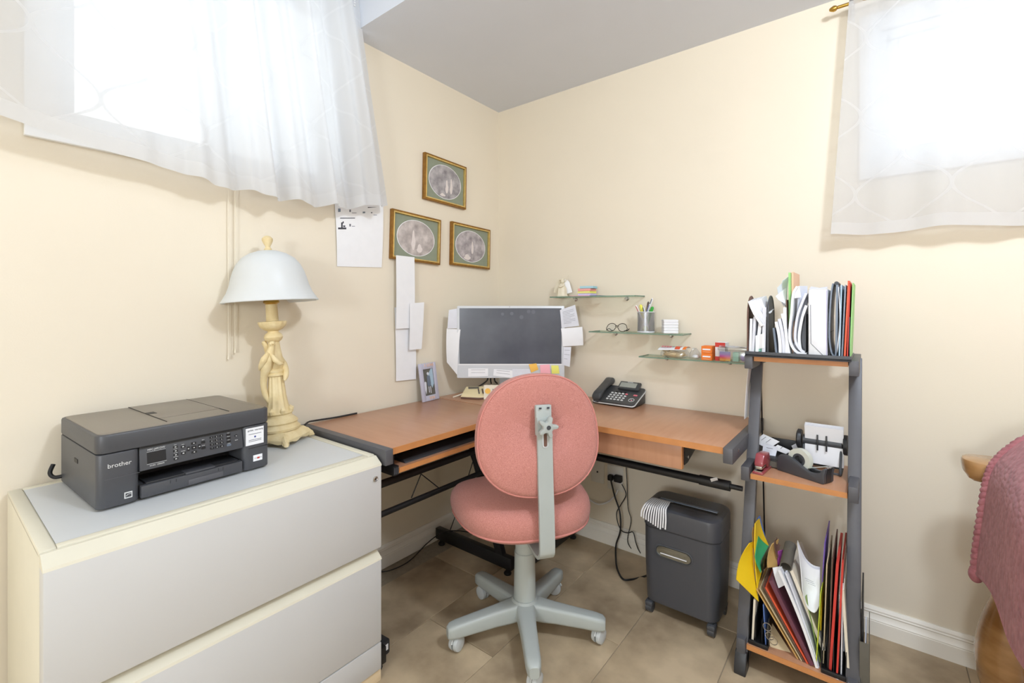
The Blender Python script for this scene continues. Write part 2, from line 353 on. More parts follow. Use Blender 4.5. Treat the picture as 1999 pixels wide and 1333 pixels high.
# ------------------------------------------------------------------ the room
RX, RY, ZL, ZH, YS = 4.1, -4.6, 2.40, 2.65, -1.022
def holed(axis, span, height, hole, thick):
    """a wall slab with one window opening"""
    a0, a1 = span; h0, h1, k0, k1 = hole; g = G()
    for (p, q, r, t) in ((a0, h0, 0, height), (h1, a1, 0, height), (h0, h1, 0, k0), (h0, h1, k1, height)):
        if axis == 'y': g.box(-thick, 0, p, q, r, t)
        else: g.box(p, q, 0, thick, r, t)
    return g
WL = (-1.945, -1.065, 1.735, 2.50); WR = (1.832, 2.85, 1.755, 2.225)
struct(holed('y', (RY, 0), ZH, WL, .14).obj('wall_left', 'wall'))
struct(holed('x', (-.14, RX), ZH, WR, .14).obj('wall_right', 'wall'))
struct(G().box(-.14, RX, RY - .12, RY, 0, ZH).obj('wall_back', 'wall'))
struct(G().box(RX, RX + .12, RY - .12, .14, 0, ZH).obj('wall_side', 'wall'))
g = G().box(-.14, RX + .12, YS, .14, ZL, ZH + .1); g.box(-.14, RX + .12, RY - .12, YS, ZH, ZH + .1)
struct(g.obj('ceiling', 'ceil'))
fl = struct(G().box(-.14, RX + .12, RY - .12, .14, -.06, -.0035).obj('floor', 'grout'))
TW, TL = .322, .644
tm = G().obb((0, 0, -.004), (TW - .0022, TL - .0022, .008), None, .0012, 1).obj('floor_tile', 'tile', fl); first = True
for i in range(14):
    x0 = .443 - 2 * TW + i * TW
    for j in range(9):
        y1 = -.315 + 2 * TL * .5 + (TL / 2 if i % 2 else 0) - j * TL
        cx_, cy_ = x0 + TW / 2, y1 - TL / 2
        if cx_ - TW / 2 < -.2 or cx_ - TW / 2 > RX or cy_ + TL / 2 < RY or cy_ - TL / 2 > 0: continue
        if first: o = tm; first = False
        else: o = tm.copy(); COL.objects.link(o); o.parent = fl
        o.location = (cx_, cy_, 0)
def baseboard(name, p0, p1, inward):
    p0, p1, n = Vector(p0), Vector(p1), Vector(inward)
    prof = [(0, 0), (.016, 0), (.016, .052), (.0145, .055), (.0165, .058), (.0125, .066), (.010, .078), (.0125, .083), (.011, .087), (.0115, .092), (.009, .096), (.006, .103), (0, .103)]
    struct(G().prism([p0 + n * a + UV * b for a, b in prof], p1 - p0).obj(name, 'trim', angle=20))
baseboard('baseboard_left', (0, RY, 0), (0, 0, 0), (1, 0, 0))
baseboard('baseboard_right', (0, 0, 0), (RX, 0, 0), (0, -1, 0))
baseboard('baseboard_back', (0, RY, 0), (RX, RY, 0), (0, 1, 0))
baseboard('baseboard_side', (RX, RY, 0), (RX, 0, 0), (-1, 0, 0))
def window(name, hole, axis, cas, sill_drop):
    a0, a1, z0, z1 = hole; w = bpy.data.objects.new(name, None); COL.objects.link(w); struct(w); w.location = (0, 0, 0)
    P = (lambda p, q, d0, d1, r, t, g, b=.003: g.box(d0, d1, p, q, r, t, b)) if axis == 'y' else (lambda p, q, d0, d1, r, t, g, b=.003: g.box(p, q, -d1, -d0, r, t, b))
    for nm, (p, q, r, t) in dict(left=(a0 - cas, a0, z0, z1), right=(a1, a1 + cas, z0, z1), top=(a0 - cas, a1 + cas, z1, z1 + cas), bottom=(a0 - cas, a1 + cas, z0 - cas, z0)).items():
        g = G(); P(p, q, .0005, .018, r, t, g); g.obj('casing', 'winwhite', w)
    g = G()
    for (p, q, r, t) in ((a0, a0 + .012, z0, z1), (a1 - .012, a1, z0, z1), (a0 + .0121, a1 - .0121, z0, z0 + .012), (a0 + .0121, a1 - .0121, z1 - .012, z1)): P(p, q, -.135, 0, r, t, g, 0)
    g.obj('jamb_liner', 'winwhite', w)
    mid = (a0 + a1) / 2
    for k, (p, q, d) in enumerate(((a0 + .012, mid + .02, -.07), (mid - .02, a1 - .012, -.10))):
        g = G()
        for (pp, qq, r, t) in ((p, p + .035, z0 + .012, z1 - .012), (q - .035, q, z0 + .012, z1 - .012), (p + .0351, q - .0351, z0 + .012, z0 + .05), (p + .0351, q - .0351, z1 - .05, z1 - .012)): P(pp, qq, d - .012, d + .012, r, t, g)
        sash = g.obj('sash', 'winwhite', w)
        g = G(); P(p + .03, q - .03, d - .002, d + .002, z0 + .04, z1 - .04, g, 0); g.obj('pane', 'pane', sash)
    return w
window('window_1', WL, 'y', .064, 0); window('window_2', WR, 'x', .068, 0)

# ------------------------------------------------------------------ curtains and their rods
def curtain(name, label, material, top, hem, nu, nv, fold, depth_axis, hemwave):
    """top/hem: functions of u giving points; fold(u) the depth of the gathers"""
    g = G(); uvs = []
    for j in range(nv + 1):
        v = j / nv
        for i in range(nu + 1):
            u = i / nu; a = Vector(hem(u)).lerp(Vector(top(u)), v)
            k = fold(u, v) ; a[depth_axis] += k if depth_axis == 0 else -k
            g.v.append(tuple(a)); uvs.append((u, v))
    w = nu + 1
    for j in range(nv):
        for i in range(nu): q = j * w + i; g.f.append((q, q + 1, q + w + 1, q + w))
    g.uv = uvs; o = g.obj(name, material, angle=180); return tag(o, label, 'curtain')
def sm(x, a, b): t = min(max((x - a) / (b - a), 0), 1); return t * t * (3 - 2 * t)
def lerp_pts(pts, x):
    for (a, b), (c, d) in zip(pts, pts[1:]):
        if x <= c: return b + (d - b) * (x - a) / (c - a)
    return pts[-1][1]
HEML = [(-2.45, 1.685), (-2.06, 1.672), (-1.96, 1.655), (-1.85, 1.642), (-1.72, 1.632), (-1.62, 1.612), (-1.5, 1.607), (-1.36, 1.600), (-1.2, 1.606), (-1.05, 1.63), (-.885, 1.668)]
def fold_left(u, v):
    g = sm(u, .40, .60); a = .010 * math.sin(u * 9) * (1 - g) + g * (.028 * math.sin(u * 62 + 1.3 * math.sin(u * 17)) + .014 * math.sin(u * 131 + 2)) + .004 * math.sin(u * 33 + v * 5)
    return .018 + a * (1 - .25 * v) + .012 * math.sin(v * 4 + u * 6) * (1 - g)
M['sheerL'] = fabric_sheer('sheer_white_voile_wide', 6.0, 3.2, (.46, .56)); M['sheerR'] = fabric_sheer('sheer_white_voile', 5.2, 3.0)
def topL(u): y = -2.45 + u * 1.41; return (.075, y, 2.545)
def hemL(u): y = -2.45 + u * 1.565; return (.105 - .03 * sm(u, .7, 1), y, lerp_pts(HEML, y) + .006 * math.sin(u * 62 + 1.0) * sm(u, .4, .6))
curtain('sheer_curtain', 'sheer white gathered curtain beside the framed oval prints', 'sheerL', topL, hemL, 260, 40, fold_left, 0, 0)
def fold_right(u, v): return .004 + .016 * math.sin(u * 25 + 2.0 + .6 * v) * (.4 + .6 * sm(u, .12, .3)) + .009 * math.sin(u * 60 + 1)
def topR(u): return (1.735 + u * 1.22, -.062, 2.335)
def hemR(u): return (1.680 + u * 1.36, -.074, 1.478 + .006 * math.sin(u * 25 + 2) - .008 * sm(u, .1, .5))
curtain('sheer_curtain', 'sheer white curtain hanging above the wooden armchair', 'sheerR', topR, hemR, 180, 30, fold_right, 1, 0)
t = thing('curtain_rod', 'slim brass curtain rod carrying the curtain above the armchair', 'curtain rod', (1.72, -.062, 2.335))
G().cyl((1.70, -.062, 2.335), (3.02, -.062, 2.335), .006, n=12).obj('rod', 'brass', t, True)
G().lathe([(.004, 0), (.009, .004), (.011, .012), (.008, .02), (.004, .026)], 14).xf(Matrix.Translation((1.70, -.062, 2.335)) @ Matrix.Rotation(-PI / 2, 4, 'Y')).obj('finial', 'brass', t, True)
for x in (1.742, 2.98): G().box(x - .007, x + .007, -.070, -.0005, 2.322, 2.345, .002).box(x - .009, x + .009, -.006, -.0005, 2.295, 2.36, .001).obj('bracket', 'chrome', t, True)
t = thing('curtain_rod', 'slim white curtain rod carrying the gathered curtain by the ceiling step', 'curtain rod', (.075, -2.5, 2.55))
G().cyl((.075, -2.52, 2.552), (.075, -1.03, 2.552), .006, n=12).obj('rod', 'white', t, True)
for y in (-2.5, -1.05): G().box(.0005, .08, y - .006, y + .006, 2.54, 2.565, .002).obj('bracket', 'white', t, True)
bc = thing('bead_chain', 'short clear bead chain at the end of the white curtain rod', 'chain', (.105, -1.035, 2.55))
p = at(692, 0, 'x', .105)
for k in range(9): G().ell((.105, p.y, 2.552 - k * .011), (.0045, .0045, .0045), 8, 6).obj('bead', 'white', bc, True)
t = thing('blind_cord', 'thin white blind cord hanging on the wall beside the table lamp', 'cord', (.02, -1.51, 1.05))
for (u, v0, v1) in ((446, 372, 690), (459, 374, 678)):
    a, b_ = at(u, v0, 'x', .014), at(u, v1, 'x', .010); G().tube([a + Vector((0, 0, .14)), a, b_], .0016, 6).obj('cord', 'cremp', t, True); G().cyl(b_, b_ + Vector((0, 0, -.02)), .002, .0035, 8).obj('tassel', 'cremp', t, True)

# ------------------------------------------------------------------ ceiling lamp and added fill light (out of the picture)
def ceiling_lamp(pos, watts, size, label):
    t = thing('ceiling_lamp', label, 'ceiling lamp', (pos.x, pos.y, ZH))
    G().lathe([(.06, ZH - .0005), (.06, ZH - .02), (.012, ZH - .03), (.012, pos.z + size + .06)], 24, (pos.x, pos.y, 0)).obj('stem', 'white', t, True)
    G().lathe([(.05, .062), (.06, .05), (.058, .0), (.03, -.01)], 32, (pos.x, pos.y, pos.z + size)).obj('bulb_holder', 'white', t, True)
    l = bpy.data.lights.new('bulb_light', 'POINT'); l.shadow_soft_size = size; l.energy = watts; l.color = LAMP_COL
    o = bpy.data.objects.new('bulb_light', l); COL.objects.link(o); o.parent = t; o.location = (0, 0, pos.z - ZH)
ceiling_lamp(LAMP_POS, LAMP_W, .10, 'white globe ceiling lamp near the armchair')
def fill_lamp(pos, watts, size, label):  # unseen light on a stand, added to brighten the lower walls and floor
    t = thing('fill_lamp', label, 'fill light', (pos.x, pos.y, 0))
    G().lathe([(.15, 0), (.15, .012), (.03, .03), (.012, .04), (.012, pos.z - size - .03), (.05, pos.z - size - .012), (.02, pos.z - size - .002)], 28, (pos.x, pos.y, 0)).obj('stand', 'white', t, True)
    l = bpy.data.lights.new('fill_light', 'POINT'); l.shadow_soft_size = size; l.energy = watts; l.color = LAMP_COL
    o = bpy.data.objects.new('fill_light', l); COL.objects.link(o); o.parent = t; o.location = (0, 0, pos.z)
fill_lamp(FILL_POS, FILL_W, .20, 'added unseen fill light on a white stand at the back of the room')

# ------------------------------------------------------------------ lateral file cabinet
CABR = math.radians(90); CABX, CABY, CABZ = .556, -1.652, .730
c = thing('file_cabinet', 'pale grey two-drawer lateral file cabinet with cream rims', 'cabinet', (CABX, CABY, 0), CABR)
HW = .388
g = G().box(-HW, HW, .040, .536, .045, CABZ - .004, .004); g.obj('body', 'cream', c)
g = G()
for (x0, x1, y0, y1) in ((-HW, -HW + .026, .040, .536), (HW - .026, HW, .040, .536), (-HW + .026, HW - .026, .040, .062), (-HW + .026, HW - .026, .514, .536)): g.box(x0, x1, y0, y1, CABZ - .012, CABZ, .003)
g.obj('rim', 'cream', c)
G().box(-HW + .0275, HW - .0275, .0635, .5125, CABZ - .01, CABZ - .0012).obj('top_panel', 'cabtop', c)
def drawer(z0, z1, lock):
    d = G().box(-HW + .001, HW - .001, 0, .040, z0, z1 - .022, .004).obj('drawer', 'cabgrey', c)
    x0, x1 = -HW + .001, HW - .001
    G().prism([(x0, .002, z1 - .020), (x0, .0, z1 - .026), (x0, .038, z1 - .026), (x0, .038, z1), (x0, .030, z1)], (x1 - x0, 0, 0)).obj('finger_lip', 'cream', d)
    if lock:
        G().lathe([(.0085, 0), (.0085, .003), (.006, .004), (.005, .0025)], 18).xf(Matrix.Translation((HW - .026, .0, z1 - .062)) @ Matrix.Rotation(PI / 2, 4, 'X')).obj('lock', 'chrome', d)
        G().box(HW - .0266, HW - .0254, -.0038, -.003, z1 - .065, z1 - .059).obj('keyhole', 'dkink', d)
drawer(.438, .727, True); drawer(.136, .425, False)
G().box(-HW + .001, HW - .001, .001, .040, .047, .133, .003).obj('kick_panel', 'cabgrey', c)
G().box(-HW - .004, HW + .006, .012, .54, 0, .045, .003).obj('plinth', 'base', c)
a = thing('power_adapter', 'small black power adapter with white sticker on the floor by the cabinet', 'adapter', (.42, -1.190, 0), .08)
G().box(-.05, .05, -.022, .022, 0, .05, .006).obj('case', 'blackpl', a); G().box(.0495, .0508, -.012, .012, .018, .038).obj('sticker', 'paper', a)
G().tube(smooth([(-.05, 0, .02), (-.09, .005, .006), (-.16, .01, .004), (-.25, .02, .004)]), .003, 6).obj('cord', 'cord', a)

# ------------------------------------------------------------------ printer
pz = CABZ
p = thing('printer', 'graphite multifunction inkjet printer on the file cabinet', 'printer', (.372, -1.729, pz), math.radians(92.4))
PW, PD, PH, ZL_ = .2, .342, .178, .132
def rslab(x0, x1, y0, y1, z0, z1, r, b=.003, n=6):
    return G().prism([(X, Y, z0) for X, Y in rrect(x1 - x0, y1 - y0, r, n, (x0 + x1) / 2, (y0 + y1) / 2)], (0, 0, z1 - z0), b)
xa, xb = -.118, .124
# lower housing with the paper bay left open
g = rslab(-PW, xa, 0, PD, .004, ZL_, .016); g.obj('left_housing', 'prn', p)
g = rslab(xb, PW, 0, PD, .004, ZL_, .016); g.obj('right_housing', 'prn', p)
G().box(xa, xb, .09, PD, .004, ZL_).obj('bay_back', 'prndk', p)
G().box(xa, xb, .012, .09, .102, ZL_).obj('bay_roof', 'prndk', p)
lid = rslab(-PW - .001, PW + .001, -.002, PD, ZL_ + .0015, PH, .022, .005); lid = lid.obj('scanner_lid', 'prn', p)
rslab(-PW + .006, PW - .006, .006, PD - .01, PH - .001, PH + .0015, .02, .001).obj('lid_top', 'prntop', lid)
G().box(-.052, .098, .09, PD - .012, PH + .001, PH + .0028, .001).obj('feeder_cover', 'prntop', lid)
for x in (-.0525, .0985): G().box(x - .0006, x + .0006, .03, PD - .012, PH + .0012, PH + .0031).obj('cover_seam', 'prndk', lid)
G().box(-.051, -.032, .165, .195, PH + .0024, PH + .0033).obj('finger_notch', 'prndk', lid)
g = rslab(xa - .002, xb + .002, -.0005, .02, ZL_ - .001, ZL_ + .009, .004, .001); g.obj('grip_recess', 'prndk', p)
# sloped control panel
cp = G().prism([(xa, .000, .074), (xa, .008, ZL_ - .002), (xa, .03, ZL_ - .002), (xa, .03, .07)], (xb - xa, 0, 0), .0012).obj('control_panel', 'prn', p)
sl = math.atan2(.008, .058 - .002)
def panel(x, z, name, mt, w, h, d=.0016, par=cp, r=.0015):
    y = .000 + (z - .074) * (.008 / .056); rot = Matrix.Rotation(-sl, 3, 'X')
    return G().obb((x, y - d / 2 + .0004, z), (w, d, h), rot, r if d > .003 else .0003, 1).obj(name, mt, par)
panel(-.083, .1015, 'display', 'prndk', .040, .027, .0012); panel(-.083, .1155 + .001, 'display_trim', 'keyw', .040, .0006, .0013); panel(-.083, .0868, 'display_trim', 'keyw', .042, .0007, .0013)
def ptext(s, x, z, size, mt='keyw', par=cp):
    y = .000 + (z - .074) * (.008 / .056); return text(s, size, mt, par, (x, y - .0012, z), (PI / 2 + sl * -1, 0, 0))
ptext('MFC-J491DW', -.083, .1215, .0064); ptext('SCAN  1200DPI', -.083, .0825, .0046)
for k, (s_, z) in enumerate((('FAX', .1155), ('COPY', .1055), ('SCAN', .0955), ('PHOTO', .0855))): panel(-.042, z, 'mode_button', 'prndk', .010, .0052, .0024); ptext(s_, -.042, z + .0052, .003); panel(-.042, z, 'button_icon', 'keyw', .004, .0022, .0028)
for z, s_ in ((.112, 'WiFi'), (.0955, 'Settings')): panel(-.025, z, 'mode_button', 'prndk', .010, .0055, .0024); ptext(s_, -.025, z + .0058, .0032); panel(-.025, z, 'button_icon', 'keyw', .004, .0024, .0028)
for dx, dz, w, h in ((0, 0, .0105, .0085), (-.013, 0, .006, .0115), (.013, 0, .006, .0115), (0, .0115, .0115, .0055), (0, -.0115, .0115, .0055)): panel(.0 + dx, .104 + dz, 'navigation_key', 'prndk', w, h, .0026); panel(.0 + dx, .104 + dz, 'button_icon', 'keyw', .003, .0022, .003)
for z, s_ in ((.113, 'Back'), (.098, 'Redial')): panel(.0225, z, 'mode_button', 'prndk', .0095, .0065, .0024); ptext(s_, .0225, z + .0062, .003)
for i in range(3):
    for j, row in enumerate(('123', '456', '789', '*0#')): panel(.043 + i * .0125, .1205 - j * .0095, 'number_key', 'prndk', .0085, .0055, .0024); ptext(row[i], .043 + i * .0125, .1205 - j * .0095, .0046).location.y -= .0014
for j, (s_, m_) in enumerate((('Stop', 'prndk'), ('Black', 'prndk'), ('Start', 'prndk'), ('Color', 'slate'))): panel(.0865, .119 - j * .0095, 'start_button', m_, .0105, .0055, .0024); ptext(s_, .0865, .119 - j * .0095 + .0048, .0032)
panel(.1065, .112, 'power_button', 'prndk', .006, .006, .0024); ptext('o', .1065, .112, .006).location.y -= .0014; ptext('Wi-Fi', .1065, .0995, .0036)
# output and paper trays
tr = G().box(xa + .002, xb - .002, -.001, .09, .006, .036, .002).obj('paper_tray', 'prn', p)
G().box(xa + .014, xb - .014, .006, .085, .036, .041, .001).obj('output_tray', 'blackpl', p)
G().box(-.02, .05, -.001, .03, .0372, .0425, .001).obj('output_flap', 'prn', p)
G().box(-.015, .07, -.0035, 0, .0085, .023, .003).obj('tray_handle', 'steel', tr)
for x in (-.055, -.042, .058, .07): G().box(x - .0005, x + .0005, -.0016, 0, .026, .034).obj('tray_notch', 'prndk', tr)
G().box(xa, xb, .012, .014, .0355, .038).obj('tray_seam', 'prndk', tr)
for x0, x1 in ((-PW, xa), (xb, PW)):
    for z in (.072 if x0 < 0 else .066,): G().box(x0 + .0145, x1 - .0005, -.0006, .002, z, z + .0012).obj('housing_seam', 'prndk' if x0 > 0 else 'steel', p)
text('brother', .0145, 'keyw', p, (-.158, -.0006, .103))
st = G().box(-.149, -.1335, -.0007, .0005, .017, .032).obj('energy_sticker', 'keyw', p); G().box(-.147, -.1355, -.0011, -.0006, .0195, .0295).obj('sticker_print', 'prn', st); G().tube([(-.146, -.0013, .023), (-.142, -.0013, .0265), (-.136, -.0013, .0275)], .0006, 5).obj('sticker_mark', 'keyw', st)
st = G().box(.131, .182, -.0009, .0005, .076, .126).obj('feature_sticker', 'paper', p)
text('print', .008, 'dkink', st, (.144, -.0012, .119)); text('warranty', .0068, 'dkink', st, (.168, -.0012, .119))
for z in (.107, .09, .086): G().box(.139, .175, -.0012, -.0008, z, z + .0014).obj('sticker_print', 'ink', st)
G().lathe([(.0028, 0), (.0028, .0004)], 14).xf(Matrix.Translation((.157, -.0008, .099)) @ Matrix.Rotation(PI / 2, 4, 'X')).obj('sticker_mark', 'bluepr', st)
st = G().box(.152, .178, -.0009, .0005, .026, .044).obj('small_sticker', 'paper', p); G().box(.163, .170, -.0012, -.0008, .032, .037).obj('sticker_print', 'redpl', st); G().box(.155, .176, -.0011, -.0008, .034, .0352).obj('sticker_print', 'ink', st)
G().box(-PW - .0012, -PW + .001, .16, .19, .085, .095).obj('usb_flap', 'prndk', p)
G().tube(smooth([(-PW + .01, PD - .02, .02), (-PW - .012, PD - .012, .018), (-PW - .02, PD - .002, .03), (-PW - .012, PD + .006, .05)]), .005, 8).obj('power_plug', 'rubber', p)
for x in (-.17, .17):
    for y in (.03, .31): G().cyl((x, y, 0), (x, y, .006), .008, n=10).obj('foot', 'rubber', p)

# ------------------------------------------------------------------ table lamp
lb = Vector((.128, -1.385, CABZ))
l = thing('table_lamp', 'ivory and gold table lamp with carved birds and white bell shade', 'lamp', lb, YAW)
TILT = Matrix.Rotation(math.radians(-3.6), 4, 'Y')
def flute(q, z): return 1 + .05 * math.cos(q * 12)
def lob(g, name, m_, **k): return g.xf(TILT).obj(name, m_, l, **k)
# square footed base with scroll corners
g = G(); B4 = Matrix.Rotation(PI / 4 + .15, 4, 'Z')
bs = G()
n = 48
def sq(s_, q): a = q + .15; return s_ * (1 / max(abs(math.cos(a)), abs(math.sin(a)))) ** .85
rg = []
for s_, z in ((.070, .012), (.078, .014), (.080, .024), (.074, .034), (.066, .040), (.06, .046)): rg.append([(sq(s_, 2 * PI * k / n) * math.cos(2 * PI * k / n), sq(s_, 2 * PI * k / n) * math.sin(2 * PI * k / n), z + (.004 * math.cos(16 * PI * k / n) if z < .02 else 0)) for k in range(n)])
base = bs.rings(rg).obj('base', 'lamp', l)
for k in range(4):
    a = PI / 4 - .15 + k * PI / 2; c_, s_ = math.cos(a), math.sin(a); R_ = .098
    G().tube([(c_ * (R_ - .028), s_ * (R_ - .028), .03), (c_ * (R_ - .01), s_ * (R_ - .01), .026), (c_ * (R_ + .006), s_ * (R_ + .006), .013), (c_ * (R_ + .012), s_ * (R_ + .012), .010), (c_ * (R_ + .008), s_ * (R_ + .008), .018), (c_ * R_, s_ * R_, .02)], [.012, .013, .0115, .009, .007, .003], 10).obj('scroll_foot', 'lamp', base)
lob(G().lathe([(.068, .044), (.070, .052), (.062, .060), (.060, .066), (.064, .072), (.058, .08), (.046, .09), (.044, .098), (.050, .104), (.047, .108)], 40), 'bell', 'lamp')
lob(G().lathe([(.047, .106), (.040, .114), (.034, .13), (.029, .16), (.026, .2), (.0235, .235)], 48, mod=flute), 'column', 'lamp')
for k in range(8):
    a = k * PI / 4; c_, s_ = math.cos(a), math.sin(a)
    lob(G().tube([(c_ * .044, s_ * .044, .106), (c_ * .047, s_ * .047, .114), (c_ * .041, s_ * .041, .124)], [.009, .0085, .002], 8), 'leaf', 'lamp')
lob(G().lathe([(.0235, .234), (.031, .237), (.032, .243), (.027, .246), (.030, .250), (.031, .256), (.024, .26), (.028, .272), (.032, .285), (.026, .3), (.02, .34), (.018, .358)], 32), 'neck', 'lamp')
lob(G().lathe([(.017, .356), (.027, .364), (.031, .374), (.028, .384), (.018, .392), (.017, .397)], 28), 'knop', 'lamp')
lob(G().lathe([(.018, .396), (.030, .402), (.041, .412), (.046, .424), (.046, .430), (.022, .432)], 48, mod=lambda q, z: 1 + .035 * math.cos(q * 14)), 'cup', 'lamp')
lob(G().cyl((0, 0, .430), (0, 0, .494), .0205, .019, 24), 'candle_sleeve', 'lamp')
lob(G().lathe([(.019, .492), (.027, .498), (.024, .51), (.018, .52), (.018, .56)], 20), 'socket', 'brass')
def bird(pts, rad, name): return lob(G().tube(smooth(pts, 5), [r for r in sum([[rad[i] + (rad[i + 1] - rad[i]) * j / 5 for j in range(5)] for i in range(len(rad) - 1)], []) + [rad[-1]]], 12), name, 'lamp')
bird([(.022, -.044, .352), (.016, -.040, .354), (.012, -.036, .343), (.004, -.034, .325), (-.004, -.034, .300), (-.014, -.034, .272), (-.026, -.03, .238), (-.032, -.026, .205), (-.029, -.022, .172), (-.018, -.02, .142)], [.0015, .010, .009, .0135, .0195, .018, .012, .010, .010, .006], 'bird')
bird([(.004, -.05, .322), (-.010, -.052, .300), (-.026, -.046, .276), (-.038, -.036, .262)], [.006, .012, .009, .002], 'bird_wing')
bird([(.014, -.046, .315), (.024, -.042, .295), (.034, -.034, .282), (.042, -.026, .280)], [.005, .010, .008, .002], 'bird_wing')
bird([(-.036, -.012, .352), (-.028, -.012, .356), (-.024, -.010, .344), (-.020, .002, .32), (-.004, .02, .30), (.016, .022, .27), (.032, .008, .25), (.038, -.006, .232), (.036, -.012, .218)], [.0015, .009, .008, .012, .017, .016, .011, .009, .004], 'bird')
SH = [(.158, .502), (.150, .514), (.138, .534), (.128, .560), (.122, .585), (.115, .608), (.103, .634), (.086, .656), (.062, .672), (.034, .682), (.012, .685)]
sh = SH + [(r - .003 if r > .02 else r, z - .002) for r, z in SH[::-1]]
sh_o = G().lathe(sh, 56, cap=False).xf(TILT).obj('shade', 'milk', l, angle=60)
lob(G().lathe([(.011, .684), (.013, .690), (.008, .696), (.008, .70), (.013, .708), (.018, .720), (.0175, .728), (.010, .736), (.003, .738)], 22), 'finial', 'lamp')
# ------------------------------------------------------------------ corner desk
DZ = .744
d = thing('corner_desk', 'L-shaped cherry laminate corner desk on black and charcoal steel frame', 'desk', (.3, -.3, 0))
def D(g, name, m_, par=d, **k):
    o = g.obj(name, m_, None, **k); 
    o.data.transform(Matrix.Translation(-d.location)); o.parent = par; return o
TH = .022; FX, FY = .550, -.540; SEAM = -.528; SEAMX = .548
tl = D(G().box(.020, FX - .003, -1.222, SEAM - .001, DZ - TH, DZ, .0015), 'desktop', 'wood'); D(G().box(FX - .003, FX, -1.222, SEAM - .001, DZ - TH, DZ - .0003), 'edge_band', 'edge', tl)
tr_ = D(G().box(SEAMX + .001, 1.412, FY + .003, -.018, DZ - TH, DZ, .0015), 'desktop', 'woodx'); D(G().box(SEAMX + .001, 1.412, FY, FY + .003, DZ - TH, DZ - .0003), 'edge_band', 'edge', tr_)
tc_ = D(G().prism([(.020, -.018, DZ - TH), (SEAMX, -.018, DZ - TH), (SEAMX, FY, DZ - TH), (FX, SEAM, DZ - TH), (.020, SEAM, DZ - TH)][::-1], (0, 0, TH + .0015)), 'corner_top', 'wood')
# end bars
for nm, x0, x1, y0, y1 in (('l', .018, .562, -1.254, -1.224), ('r', 1.414, 1.444, -.552, -.006)):
    e_ = D(G().box(x0, x1, y0, y1, DZ - .048, DZ + .003, .002), 'end_bar', 'steel')
    if nm == 'r':
        D(G().lathe([(.0075, 0), (.0075, .0015), (.004, .002), (.004, .0008)], 6).xf(Matrix.Translation((1.444, -.47, DZ - .02)) @ Matrix.Rotation(PI / 2, 4, 'Y')), 'bolt', 'chrome', e_)
        D(G().lathe([(.004, 0), (.004, .0015)], 10).xf(Matrix.Translation((1.444, -.05, DZ - .024)) @ Matrix.Rotation(PI / 2, 4, 'Y')), 'bolt', 'chrome', e_)
# frames
for z, r in ((.575, .014), (.466, .011)): D(G().cyl((.41, -1.235, z), (.41, -.53, z), r, n=14), 'cross_bar', 'black')
D(G().cyl((.56, -.41, .575), (1.30, -.41, .575), .015, n=14).cyl((1.30, -.41, .575), (1.405, -.41, .575), .018, n=14).cyl((1.405, -.41, .575), (1.4445, -.41, .575), .009, n=12), 'cross_bar', 'black')
D(G().obb((1.355, -.424, .588), (.024, .002, .03), Matrix.Rotation(.75, 3, 'X') @ Matrix.Rotation(.5, 3, 'Z')), 'sticker', 'paper')
pa, pb, pc = at(822, 925, 'x', .41), at(803, 972, 'x', .41), at(860, 955, 'x', .41)
for q in (pb, pc): D(G().tube([(.41, pa.y, pa.z), (.41, q.y, q.z)], .0022, 6), 'brace_wire', 'black')
pd_ = at(917, 890, 'x', .41); D(G().tube([(.41, pd_.y, .575), (.41, pd_.y + .05, .466)], .0022, 6), 'brace_wire', 'black')
def end_frame(foot0, foot1, post_base, post_top):
    f = D(G().bar(foot0, foot1, .03, .055, .003), 'foot_bar', 'black'); D(G().bar(post_base, post_top, .028, .04, .002), 'post', 'black')
    for q, s_ in ((foot0, 1), (foot1, -1)):
        q = Vector(q); dr = (Vector(foot1) - Vector(foot0)).normalized() * .03 * s_; q = q + dr
        D(G().lathe([(.016, 0), (.018, .006), (.014, .012), (.009, .014), (.009, .045)], 14, (q.x, q.y, 0)), 'leveller', 'rubber', f)
end_frame((.035, -.535, .055), (.525, -.535, .055), (.462, -.535, .06), (.22, -.535, DZ - TH))
end_frame((.560, -.500, .055), (.560, -.035, .055), (.560, -.44, .06), (.560, -.22, DZ - TH))
end_frame((.035, -1.238, .055), (.525, -1.238, .055), (.462, -1.238, .06), (.22, -1.238, DZ - .048))
# sliding keyboard tray
ky = D(G().box(.12, .523, -1.172, -.62, .645, .661, .0015), 'keyboard_tray', 'wood'); D(G().box(.523, .527, -1.172, -.62, .6445, .6615), 'edge_band', 'edge', ky)
for y in (-1.176, -.616):
    s_ = 1 if y < -1 else -1
    D(G().box(.14, .53, y - .022 * (s_ > 0), y + .022 * (s_ < 0), .640, .672, .001), 'slide_rail', 'black', ky)
    D(G().box(.16, .50, y - .004, y + .004, .665, DZ - TH), 'slide_bracket', 'black', ky)
for k in range(3): D(G().box(.5295, .5315, -1.196 + k * .007, -1.192 + k * .007, .645, .667), 'rail_rib', 'dkgrey', ky)
